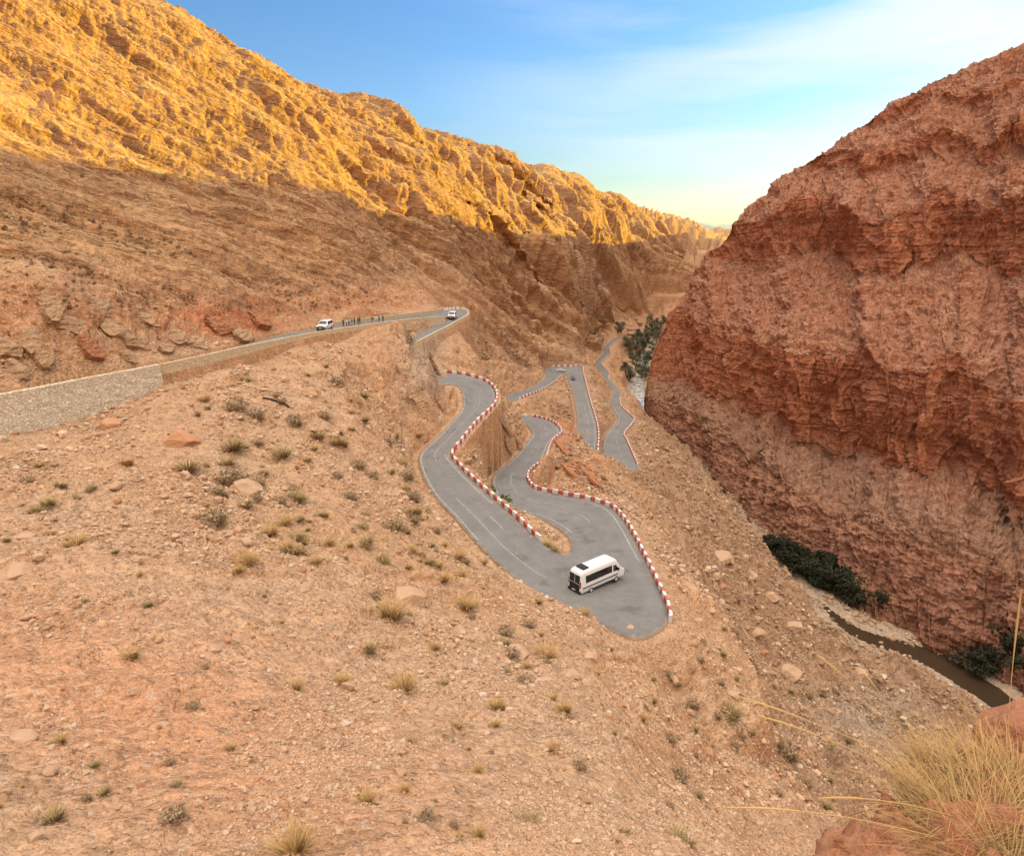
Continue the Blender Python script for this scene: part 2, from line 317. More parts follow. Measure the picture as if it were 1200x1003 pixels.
def terrain_h(X, Y, detail=True, full=False):
    X = np.asarray(X, float); Y = np.asarray(Y, float)
    h = base_h(X, Y)
    r = np.hypot(X, Y)
    h = np.where(r > 1800, np.minimum(h, 70 - 0.02 * (r - 1800)), h)
    px, py = project(X, np.maximum(Y, 1), h)
    # buttresses and gullies of the mountain on the far side of the upper road
    mtn = sstep(12, 50, -X + 0.62 * (Y - 120) - 20) * sstep(-20, -4, h) * (Y > 0)
    mtn2 = sstep(190, 340, Y) * sstep(-100, -40, h) * sstep(40, -60, X - (0.13 + 0.15 * sstep(400, 640, Y)) * Y)
    m_all = np.maximum(mtn, mtn2)
    h = h - 0.034 * np.clip(r, 10, 60) * np.exp(-(gully(X, Y) / (0.055 * np.clip(r, 15, 60))) ** 2)
    h = h + 2.4 * np.exp(-(crest(X, Y) / 3.2) ** 2)
    h0 = h
    if detail:
        wob = noise2(X / 70, Y / 90, 5)
        ub = (Y + 2.2 * h0 + 26 * wob) / 125.0
        big = 1 - 2 * np.abs(noise2(ub, X / 500 + h0 / 160, 11)) + 0.35 * ridge2(ub * 2.3, X / 300, 2, 12)
        h = h + m_all * sstep(170, 420, r) * (big - 0.75) * (1 - 0.85 * sstep(32, 62, h0)) * 0.055 * np.minimum(r, 600)
        ug = (h0 * 0.8 + Y * 0.6 + 6 * wob) / (15.0 + 20.0 * sstep(280, 420, r)); vg = (Y * 0.8 - h0 * 0.6) / 75.0
    L, U, D, Z, dL, dU = road_bounds(X, Y)
    con = L > U
    cutm = np.maximum(np.clip((h - U) / 3.0, 0, 1), sstep(0.9, 2.0, D) * np.clip((L - h) / 3.0, 0, 1) * (Y > 85))
    mix = (L * dU + U * dL) / np.maximum(dL + dU, 1e-6)
    h = np.where(con, np.where((L > -1e8) & (U < 1e8), mix, h), np.clip(h, L, U))
    free = sstep(0.3, 5.0, D)
    if detail:
        amp = free * np.clip(r / 60.0, 0.12, 3.0)
        n1 = fbm2(X / 9.0, Y / 9.0, 3, 31)
        n2 = ridge2(X / 3.1 + 0.4 * n1, Y / 3.1, 3, 41)
        lowr = (1 - 0.55 * sstep(45, 75, h0)); h = h + amp * (1 - 0.85 * m_all) * (0.45 * n1 + 0.17 * n2)
        # inclined beds: broken ledges running down across the slopes
        bx = (X * 0.62 + Y * 0.78); by = (-X * 0.78 + Y * 0.62)
        rk = m_all + (1 - m_all) * np.maximum(0.35 * sstep(40, 110, Y), np.exp(-((px - 480) / 70) ** 2 - ((py - 440) / 60) ** 2))
        n3 = ridge2(bx / 24 + 0.3 * n1, by / 5.5 + 0.8 * n1, 3, 57, 0.55) - 0.5
        h = h + lowr * rk * (1 - m_all) * free * np.clip(r / 85.0, 0.25, 4.0) * 0.85 * n3
        # dipping ledges of the mountain
        ul = h0 * 0.9 + Y * 0.38; vl = Y * 0.9 - h0 * 0.38
        q1 = noise2(vl / 19.0 + 0.3 * n1, ul / 3.4 + 0.7 * n1, 61); q2 = noise2(vl / 8.0, ul / 1.5 + 0.5 * n1, 62)
        ph = ul / 4.4 + 0.9 * n1 + 0.6 * q1; sw = ph - np.floor(ph); ph2 = ul / 1.7 + 0.8 * q2 + 0.4 * n1; sw2 = ph2 - np.floor(ph2)
        led = (sw - 0.5) * np.clip(0.9 + 2.0 * noise2(vl / 21, ul / 13, 63), 0.1, 2.2) + (sw2 - 0.5) * np.clip(0.5 + 1.2 * noise2(vl / 9, ul / 7, 64), 0.0, 1.2)
        k = np.clip(r / 210.0, 0.5, 2.2)
        s_ = Y - 0.15 * X; e_ = 1.35 * h0; u1 = e_ * 0.72 + s_ * 0.69; v1 = s_ * 0.72 - e_ * 0.69; wb = 3.0 * n1
        rib = ridge2((u1 + wb) / 17.0, v1 / 95.0, 2, 23, 0.5) - 0.55
        rib2 = ridge2((u1 + 0.6 * wb) / 6.2, v1 / 36.0, 2, 24, 0.55) - 0.55
        gul = ridge2((s_ + 0.8 * e_ + 2 * wb) / 46.0, e_ / 150.0, 2, 25, 0.5) - 0.55
        mtn_push = m_all * free * ((1 - 0.6 * sstep(48, 72, h0)) * k * (2.6 * rib + 0.9 * rib2) + lowr * k * 0.6 * led + 4.6 * (1 - 0.6 * sstep(48, 72, h0)) * sstep(170, 330, r) * k * gul + 0.4 * k * n2)
        # broken slabs on the spur and blocky rock in the road cuts
        slab = np.exp(-((px - 488) / 46) ** 2 - ((py - 440) / 60) ** 2)
        us = (Y * 0.93 + X * 0.30) / 7.0 + 0.35 * n1
        h = h + free * slab * (2.6 * (us - np.floor(us)) - 1.2 + 0.3 * n2)
        blk = np.round(3.0 * noise2(X / 5.5 + 0.2 * n2, Y / 5.5 + h / 5.0, 81)) / 3.0 + 0.5 * np.round(3.0 * noise2(X / 2.2, Y / 2.2 + h / 2.4, 82)) / 3.0
        redcut = np.exp(-((px - 120) / 210) ** 2 - ((py - 395 + 0.12 * (px - 120)) / 38) ** 2) * (Y > 20)
        h = h + sstep(0.3, 2.0, D) * cutm * 0.35 * n2
        b3 = np.round(2.5 * noise3(X / 3.6, Y / 3.6, h / 3.0, 87)) / 2.5 + 0.5 * np.round(2.5 * noise3(X / 1.5, Y / 1.5, h / 1.3, 88)) / 2.5 + 0.6 * (0.3 - np.abs(noise3(X / 2.2, Y / 2.2, h / 7.0, 89)))
        h = h + free * np.maximum(0.35 * redcut, 0.35 * sstep(-52, -70, h) * sstep(55, 110, r) * sstep(0, 15, X)) * (1.9 * blk + 0.45 * n2)
        gorge = sstep(-46, -62, h) * sstep(40, 90, r) * (X > 0) * sstep(260, 190, Y)
        h = h + gorge * free * sstep(-0.15, 0.35, n1) * 1.3 * (ridge2(X / 7 + .3 * n1, Y / 4.5, 3, 83, 0.6) - 0.4)
        # rills and low steps down the near slope
        near = sstep(95, 60, r) * (1 - m_all)
        h = h + near * free * np.clip(r / 50, 0.2, 1.2) * (0.50 * (ridge2((X * 0.55 - Y * 0.84) / 5.0 + 0.5 * n1, (X * 0.84 + Y * 0.55) / 22.0, 3, 84, 0.55) - 0.5) + 0.30 * np.round(2.5 * noise2(X / 4.2 + .3 * n1, Y / 2.6, 85)) / 2.5 + 0.5 * fbm2(X / 14, Y / 14, 2, 86))
        n4 = fbm2(X / 1.1, Y / 1.1, 2, 71)
        h = h + free * 0.05 * n4 * sstep(90, 40, r)
        n5 = fbm2(X / 0.35, Y / 0.35, 2, 75)
        h = h + free * 0.016 * n5 * sstep(45, 15, r)
    h = np.where(D <= 0.35, Z - 0.35, h)
    if full:
        rock = np.maximum(np.maximum(sstep(0.25, 1.6, D) * cutm * 0.8, 1.7 * redcut * free), 1.1 * slab * free)
        return h, D, m_all, cutm, mtn_push + rock * b3
    return h
# ------------------------------------------------------------------ river: centre line X, Y, level
RIV = np.array([pt(*a[:2], d=a[2]) + (a[3],) for a in [(1500, 990, 124.5, 8), (1230, 858, 120.6, 8), (1150, 806, 119.4, 10.5), (1085, 768, 118, 10), (1005, 741, 116.2, 6.5), (958, 702, 114.8, 2), (905, 652, 113.0, 1.5), (870, 607, 111.5, 1.5), (830, 564, 109.6, 1.5), (793, 529, 107.3, 1.5),
      (760, 497, 104.9, 6), (745, 478, 104.2, 8.5), (747, 460, 103.9, 11), (750, 438, 103.6, 8), (757, 420, 103.4, 7), (764, 408, 103.2, 9), (772, 400, 103.0, 14), (785, 392, 102.8, 12), (810, 385, 102.5, 12)]])
RIVS, _ = catmull(RIV, 8)
def river_bed(X, Y):
    """distance beyond the water's edge and the water level of the nearest stretch"""
    D = np.full(len(X), 1e9); Z = np.zeros(len(X))
    m = np.nonzero((X > 20) & (X < 420) & (Y > 60) & (Y < 900))[0]
    for k in range(0, len(m), 20000):
        q = m[k:k + 20000]
        d = np.sqrt((X[q, None] - RIVS[None, :, 0]) ** 2 + (Y[q, None] - RIVS[None, :, 1]) ** 2) - RIVS[None, :, 3] / 2
        j = d.argmin(1); D[q] = d[np.arange(len(q)), j]; Z[q] = RIVS[j, 2]
    return D, Z

# ------------------------------------------------------------------ ground sheet
def build_ground():
    az = np.concatenate([np.radians(np.linspace(-180, -46, 60, endpoint=False)), np.radians(np.linspace(-46, -39, 40, endpoint=False)),
                         np.arctan(np.linspace(math.tan(math.radians(-39)), math.tan(math.radians(39)), NCOL, endpoint=False)),
                         np.radians(np.linspace(39, 60, 60, endpoint=False)), np.radians(np.linspace(60, 180, 50, endpoint=False))])
    rr = np.exp(np.concatenate([np.linspace(math.log(1.0), math.log(7.5), 30, endpoint=False), np.linspace(math.log(7.5), math.log(150), int(NROW * 0.62), endpoint=False), np.linspace(math.log(150), math.log(1150), int(NROW * 0.78), endpoint=False), np.linspace(math.log(1150), math.log(5500), 90)]))
    nu, nv = len(az), len(rr)
    X = (np.sin(az)[:, None] * rr[None]).ravel(); Y = (np.cos(az)[:, None] * rr[None]).ravel()
    h, D, M, CM, PUSH = terrain_h(X, Y, full=True)
    rd, rz = river_bed(X, Y)
    bank = rz + np.clip(rd, -1.5, 2.0) * 0.3 + np.maximum(rd - 2, 0) * 0.08 + 0.3 * np.clip(noise2(X / 3, Y / 3, 91), -1, 1) * sstep(0.2, 1.5, rd) + 0.12 * noise2(X / 1.3, Y / 1.3, 92)
    wide = 3.5 + 6.5 * np.exp(-((Y - 178) / 26) ** 2) * (X > 60) + 4 * (Y > 380); near = sstep(wide, wide * 0.3, rd)
    h = np.where(rd < wide, h * (1 - near) + np.minimum(bank, h + 3) * near, h)
    h = np.where((rd >= 2) & (rd < 60), np.maximum(h, rz + 0.2), h)
    V = np.stack([X, Y, h + ZC], 1)
    G = V.reshape(nu, nv, 3); n_ = np.cross(np.gradient(G, axis=1), np.gradient(G, axis=0)); n_ /= np.maximum(np.linalg.norm(n_, axis=-1, keepdims=True), 1e-9); n_ *= np.where(n_[..., 2:] < 0, -1, 1)
    for _ in range(4): n_[1:-1, 1:-1] = (n_[1:-1, 1:-1] * 2 + n_[2:, 1:-1] + n_[:-2, 1:-1] + n_[1:-1, 2:] + n_[1:-1, :-2]) / 6
    V = V + n_.reshape(-1, 3) * PUSH[:, None]
    me = grid_mesh("ground", V, nu, nv, wrap=True)
    # zones: R red cut rock, G pale stony scree, B far mountain rock, A distance out from road edges
    px, py = project(X, np.maximum(Y, 0.5), h); inv = (Y > 1)
    red = np.exp(-((px - 40) / 160) ** 2 - ((py - 400) / 60) ** 2) * inv * sstep(2, 7, D) * 0.6 + np.exp(-((px - 270) / 70) ** 2 - ((py - 378) / 22) ** 2) * inv * 0.9
    red = red + 0.95 * np.exp(-(((px - 682) * 0.8 - (py - 556) * 0.55) / 17) ** 2 - (((px - 682) * 0.55 + (py - 556) * 0.8) / 34) ** 2) * inv
    red = red + 0.6 * np.exp(-((px - 655) / 22) ** 2 - ((py - 503) / 16) ** 2) * inv + 0.35 * np.exp(-((px - 420) / 130) ** 2 - ((py - 355) / 18) ** 2) * inv
    soil = np.exp(-((px - 160) / 330) ** 2 - ((py - 830 + 0.35 * (px - 160) * -1) / 120) ** 2) * inv
    pale = 0.8 * sstep(1, 0.4, rd / wide) + 0.9 * np.exp(-((px - 1020) / 60) ** 2 - ((py - 835) / 35) ** 2) * inv + 0.7 * np.exp(-((px - 495) / 26) ** 2 - ((py - 425) / 45) ** 2) * inv
    C = np.stack([np.clip(red, 0, 1), np.clip(soil, 0, 1), M, np.clip(pale, 0, 1)], 1)
    color_attr(me, "zone", C)
    gorge = sstep(-48, -66, h) * sstep(40, 90, np.hypot(X, Y)) * (X > 5) * (Y < 420)  # zone where the gorge's deeper shade is put into the colour
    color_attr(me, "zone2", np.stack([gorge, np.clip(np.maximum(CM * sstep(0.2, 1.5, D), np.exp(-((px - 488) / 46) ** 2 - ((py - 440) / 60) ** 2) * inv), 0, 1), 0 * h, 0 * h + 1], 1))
    return me

# ------------------------------------------------------------------ the red massif across the gorge
CLF = [  # azimuth given by px at the horizon row; base px,py,drop ; skyline px,py,Y
 (757, (757, 483, 104.3), (757, 466, 404)), (760, (761, 492, 104.6), (760, 440, 407)), (765, (767, 500, 105.0), (766, 412, 412)), (772, (778, 510, 105.6), (776, 387, 418)), (783, (791, 520, 106.3), (784, 367, 423)),
 (800, (811, 538, 107.6), (801, 352, 427)), (806, (819, 545, 108.1), (807, 344, 428)), (808, (823, 548, 108.4), (809, 325, 428)), (820, (836, 561, 109.2), (821, 312, 427)), (824, (840, 566, 109.4), (825, 297, 426)),
 (845, (859, 587, 110.6), (846, 287, 421)), (849, (863, 591, 110.8), (850, 278, 420)), (857, (871, 600, 111.1), (858, 262, 418)), (873, (888, 619, 111.8), (874, 245, 414)), (893, (912, 648, 112.6), (893, 234, 408)),
 (910, (930, 665, 113.2), (910, 212, 400)), (950, (965, 682, 114.2), (950, 187, 392)), (985, (1010, 718, 115.6), (986, 160, 384)), (1045, (1060, 745, 116.8), (1046, 121, 372)),
 (1085, (1110, 768, 117.6), (1086, 97, 364)), (1140, (1160, 790, 118.6), (1140, 75, 352)), (1200, (1215, 830, 119.8), (1200, 51, 340)), (1300, (1310, 890, 121.5), (1300, 15, 318)), (1450, (1460, 980, 124), (1450, -20, 296)), (1700, (1700, 1150, 126), (1700, -70, 262)),
 (2100, (2100, 1400, 128), (2100, -140, 240)), (3000, (3000, 1900, 130), (3000, -300, 240))]
def build_massif():
    xs = np.concatenate([757 + (803 - 757) * np.linspace(0, 1, 170, endpoint=False) ** 1.3, np.linspace(803, 1215, MCOL, endpoint=False), 1215 + (3000 - 1215) * np.linspace(0, 1, 150) ** 1.6])
    kx = np.array([a[0] for a in CLF], float)
    B = np.array([pt(a[1][0], a[1][1], d=a[1][2]) for a in CLF]); T = np.array([pt(a[2][0], a[2][1], Y=a[2][2]) for a in CLF])
    def pchip(k, v, x):
        return np.interp(x, k, v)
    az_b = np.arctan2(B[:, 0], B[:, 1]); az_t = np.arctan2(T[:, 0], T[:, 1])
    azb = pchip(kx, az_b, xs); azt = pchip(kx, az_t, xs)
    rb = pchip(kx, np.hypot(B[:, 0], B[:, 1]), xs); rt = pchip(kx, np.hypot(T[:, 0], T[:, 1]), xs)
    zb = pchip(kx, B[:, 2], xs) - 3.0; zt = pchip(kx, T[:, 2], xs)
    def sm(v):
        k = np.exp(-np.linspace(-2, 2, 17) ** 2); k /= k.sum(); return np.convolve(np.pad(v, 8, mode='edge'), k, mode='valid')
    azb, azt, rb, rt, zb, zt = [sm(v) for v in (azb, azt, rb, rt, zb, zt)]
    nu = len(xs); nf = MROW
    t = np.linspace(0, 1, nf)[None]
    z = zb[:, None] + (zt - zb)[:, None] * t
    # how gently the face leans back at each height: ledges and cliffs
    kz = np.array([-135, -116, -112, -104, -92, -88, -82, -79, -70, -50, -43, -38, -24, -12, -8, 4, 14, 18, 30, 36, 42, 46, 60, 66, 70, 90, 130.0])
    kg = np.array([0.45, 0.45, 0.7, 0.6, 0.8, 2.3, 2.4, 0.16, 0.10, 0.12, 0.30, 1.7, 1.5, 1.5, 0.22, 0.08, 0.15, 1.6, 1.5, 0.22, 0.18, 1.5, 1.5, 0.25, 1.2, 1.4, 1.4])
    warp = 9.0 * noise2(xs[:, None] / 75.0 + 0 * t, z / 70.0, 201) + 4.0 * noise2(xs[:, None] / 25.0 + 0 * t, z / 40.0, 202)
    g = np.interp(z + warp, kz, kg)
    # lower on the left the face is one steep sweep
    lf = sstep(900, 800, xs)[:, None]
    g = g * (1 - 0.55 * lf) + 0.55 * lf * 0.6
    cum = np.cumsum(g, 1); cum = (cum - cum[:, :1]) / (cum[:, -1:] - cum[:, :1])
    r = rb[:, None] + (rt - rb)[:, None] * cum
    az = azb[:, None] + (azt - azb)[:, None] * t
    # back of the massif: unseen plateau shaped to set the left mountain's shadow line, then down
    nb = 70
    tb = np.linspace(0, 1, nb + 1)[1:][None]
    far = np.interp(xs, [757, 772, 800, 850, 900, 1000, 1200, 3000], [4, 25, 110, 900, 1700, 1700, 1500, 800])
    rbk = rt[:, None] + far[:, None] * tb ** 1.4
    lim = zt[:, None] / rt[:, None]
    azk = azt[:, None] + 0 * tb
    capY = np.interp(rbk * np.cos(azk), [-200, 0, 200, 300, 352, 409, 440, 489, 620, 982, 1400], [80, 90, 104, 98, 88, 76, 67, 60, 55, 50, 52])
    cap = np.interp(xs, [757, 800, 840], [-60, -25, 200])[:, None]
    sp_ = np.clip((rbk - rt[:, None]) / 60.0, 0, 1)
    zbk = np.minimum(lim * rbk - 2.0 * sstep(0, 0.1, tb) - 0.012 * (rbk - rt[:, None]), np.minimum(cap, capY) * sp_ + (1 - sp_) * (zt[:, None] + 4))
    zbk = zbk * (1 - sstep(0.8, 1, tb)) + (-112) * sstep(0.8, 1, tb)
    R_ = np.concatenate([r, rbk], 1); Z_ = np.concatenate([z, zbk], 1); A = np.concatenate([az, azk], 1)
    nv = nf + nb
    X = R_ * np.sin(A); Y = R_ * np.cos(A)
    gg = np.concatenate([g, np.full((nu, nb), 1.0)], 1)
    cliffy = sstep(0.75, 0.3, gg)
    edge = np.concatenate([np.minimum(t / 0.015, 1) * np.minimum(0.55 + (1 - t) / 0.02, 1) + 0 * z, np.minimum(0.55 + tb / .2, 1) + 0 * zbk], 1)
    left = sstep(757, 790, xs)[:, None]
    X = R_ * np.sin(A); Y = R_ * np.cos(A)
    sx = A * 330.0
    def normals(X, Y, Z):
        P = np.stack([X, Y, Z], -1); du = np.gradient(P, axis=0); dv = np.gradient(P, axis=1)
        n = np.cross(dv, du); return n / np.maximum(np.linalg.norm(n, axis=-1, keepdims=True), 1e-9)
    N0 = normals(X, Y, Z_)
    w1 = noise2(sx / 16, Z_ / 16, 215); w2 = noise2(sx / 40, Z_ / 40, 225)
    nbig = ridge2(sx / 38.0 + 0.25 * w2, Z_ / 60.0 + 0.3 * w2, 2, 211, 0.5) - 0.5
    ledge = noise2(sx / 46.0, (Z_ + 2.5 * w2) / 4.5, 230) + 0.6 * noise2(sx / 22.0, (Z_ + 2.0 * w1) / 1.9, 231)
    bed = -np.clip(1 - np.abs(noise2(sx / 50.0, (Z_ + 1.5 * w1) / 3.0, 218)) * 6, 0, 1)
    crack2 = -np.clip(1 - np.abs(noise2(sx / 9.0 + 0.6 * w1, Z_ / 34.0, 216)) * 10, 0, 1)
    crack = -np.clip(1 - np.abs(noise2(sx / 3.2 + 0.4 * w1, Z_ / 16.0, 213)) * 7, 0, 1)
    f1 = noise3(X / 12, Y / 12, Z_ / 8, 221) + 0.5 * noise3(X / 5.5, Y / 5.5, Z_ / 4.5, 222)
    q = noise3(X / 3.0, Y / 3.0, Z_ / 2.4, 223); q2 = noise3(X / 1.3, Y / 1.3, Z_ / 1.1, 224)
    f2 = 1.2 * (0.30 - np.abs(q)) + 0.8 * (0.30 - np.abs(q2))
    amp = edge * (0.3 + 0.7 * left)
    blk = np.round(2.5 * noise3(X / 7.0, Y / 7.0, Z_ / 5.0, 226)) / 2.5 + 0.55 * np.round(2.5 * noise3(X / 3.2 + 0.2 * w1, Y / 3.2, Z_ / 2.6, 227)) / 2.5
    disp = amp * (2.8 * nbig + 2.0 * f1 + (2.6 - 1.5 * cliffy) * blk + (0.75 - 0.25 * cliffy) * 0.9 * ledge + 0.25 * noise2(sx / 28.0, (Z_ + 1.2 * w1) / 0.95, 232) + (0.5 + 0.5 * cliffy) * (2.0 * crack2 + 1.2 * crack) + cliffy * (1.5 * noise2(sx / 6.0 + 0.3 * w1, Z_ / 40.0, 233) + 0.7 * np.round(2 * noise2(sx / 3.0, Z_ / 7.0, 234)) / 2) + cliffy * 0.4 * bed) + np.minimum(edge * 3, 1) * (0.3 + 0.7 * left) * f2 * (1.9 - 0.9 * cliffy)
    V = (np.stack([X, Y, Z_ + ZC], -1) + N0 * disp[..., None]).reshape(-1, 3)
    me = grid_mesh("hill", V, nu, nv)
    me.flip_normals()
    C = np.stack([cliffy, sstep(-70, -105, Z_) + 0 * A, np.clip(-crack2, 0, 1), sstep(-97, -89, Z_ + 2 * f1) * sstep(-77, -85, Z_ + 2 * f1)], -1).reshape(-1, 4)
    color_attr(me, "zone", C)
    return me

# ------------------------------------------------------------------ road
def build_road():
    nu = len(EP); wid = np.linalg.norm(EQ - EP, axis=1)[:, None]; kk = np.concatenate([[0], np.linspace(0, 1, NX), [1]])[None]; ed = np.minimum(kk, 1 - kk) * wid
    rows = [SURF[:, :1] + (SURF[:, :1] - SURF[:, 1:2]) * 0.05 - np.array([0, 0, 0.5]), SURF, SURF[:, -1:] + (SURF[:, -1:] - SURF[:, -2:-1]) * 0.05 - np.array([0, 0, 0.5])]
    G = np.concatenate(rows, 1); nv = G.shape[1]
    V = G.reshape(-1, 3) + np.array([0, 0, ZC])
    me = grid_mesh("road", V, nu, nv); color_attr(me, "zone", np.stack([np.clip(ed / 3.0, 0, 1), kk + 0 * wid, 0 * ed, 0 * ed + 1], -1).reshape(-1, 4)); return me
# ------------------------------------------------------------------ materials
class NT:
    def __init__(self, name):
        self.m = bpy.data.materials.new(name); self.m.use_nodes = True
        self.n = self.m.node_tree.nodes; self.l = self.m.node_tree.links
        self.b = self.n["Principled BSDF"]; self.b.inputs["Specular IOR Level"].default_value = 0.15
        self.co = self.n.new("ShaderNodeTexCoord").outputs["Object"]
    def set(self, i, v):
        if hasattr(v, "is_linked"): self.l.new(v, i)
        elif isinstance(v, (tuple, list)) and len(v) == 3 and i.type == 'RGBA': i.default_value = (*v, 1)
        else: i.default_value = v
    def math(self, op, a, b=0.0, c=0.0, clamp=False):
        n = self.n.new("ShaderNodeMath"); n.operation = op; n.use_clamp = clamp
        for i, v in zip(n.inputs, (a, b, c)): self.set(i, v)
        return n.outputs[0]
    def mix(self, f, a, b, mode='MIX'):
        n = self.n.new("ShaderNodeMix"); n.data_type = 'RGBA'; n.blend_type = mode
        for k, v in ((0, f), (6, a), (7, b)): self.set(n.inputs[k], v)
        return n.outputs[2]
    def scale(self, sx, sy, sz, co=None, rot=(0, 0, 0)):
        n = self.n.new("ShaderNodeMapping"); n.inputs["Scale"].default_value = (sx, sy, sz); n.inputs["Rotation"].default_value = rot
        self.l.new(co or self.co, n.inputs[0]); return n.outputs[0]
    def noise(self, s, det=4.0, rough=0.55, co=None, dist=0.0, out=0):
        n = self.n.new("ShaderNodeTexNoise"); n.inputs["Scale"].default_value = s; n.inputs["Detail"].default_value = det
        n.inputs["Roughness"].default_value = rough; n.inputs["Distortion"].default_value = dist
        self.l.new(co or self.co, n.inputs["Vector"]); return n.outputs[out]
    def voro(self, s, feat='F1', co=None, out="Distance", rnd=1.0):
        n = self.n.new("ShaderNodeTexVoronoi"); n.feature = feat; n.inputs["Scale"].default_value = s; n.inputs["Randomness"].default_value = rnd
        self.l.new(co or self.co, n.inputs["Vector"]); return n.outputs[out]
    def ramp(self, f, pts, interp='LINEAR'):
        n = self.n.new("ShaderNodeValToRGB"); n.color_ramp.interpolation = interp; e = n.color_ramp.elements
        while len(e) < len(pts): e.new(0.5)
        for k, (p, v) in zip(e, pts): k.position = p; k.color = (v, v, v, 1) if isinstance(v, (int, float)) else (*v, 1)
        self.set(n.inputs[0], f); return n.outputs[0]
    def attr(self, name):
        n = self.n.new("ShaderNodeAttribute"); n.attribute_name = name
        s = self.n.new("ShaderNodeSeparateColor"); self.l.new(n.outputs["Color"], s.inputs[0])
        return s.outputs[0], s.outputs[1], s.outputs[2], n.outputs["Alpha"]
    def bump(self, h, dist, strength=1.0, prev=None):
        n = self.n.new("ShaderNodeBump"); n.inputs["Distance"].default_value = dist; n.inputs["Strength"].default_value = strength
        self.set(n.inputs["Height"], h)
        if prev is not None: self.l.new(prev, n.inputs["Normal"])
        return n.outputs[0]
    def out(self, col, rough=0.9, normal=None):
        self.set(self.b.inputs["Base Color"], col); self.set(self.b.inputs["Roughness"], rough)
        if normal is not None: self.l.new(normal, self.b.inputs["Normal"])
        return self.m
def simple(name, col, rough=0.9, var=0.15, sc=3.0, spec=0.3):
    t = NT(name); n = t.noise(sc, 4); t.b.inputs["Specular IOR Level"].default_value = spec
    return t.out(t.mix(t.ramp(n, [(0.3, 0.0), (0.7, 1.0)]), tuple(c * (1 - var) for c in col), tuple(min(c * (1 + var), 1) for c in col)), rough)

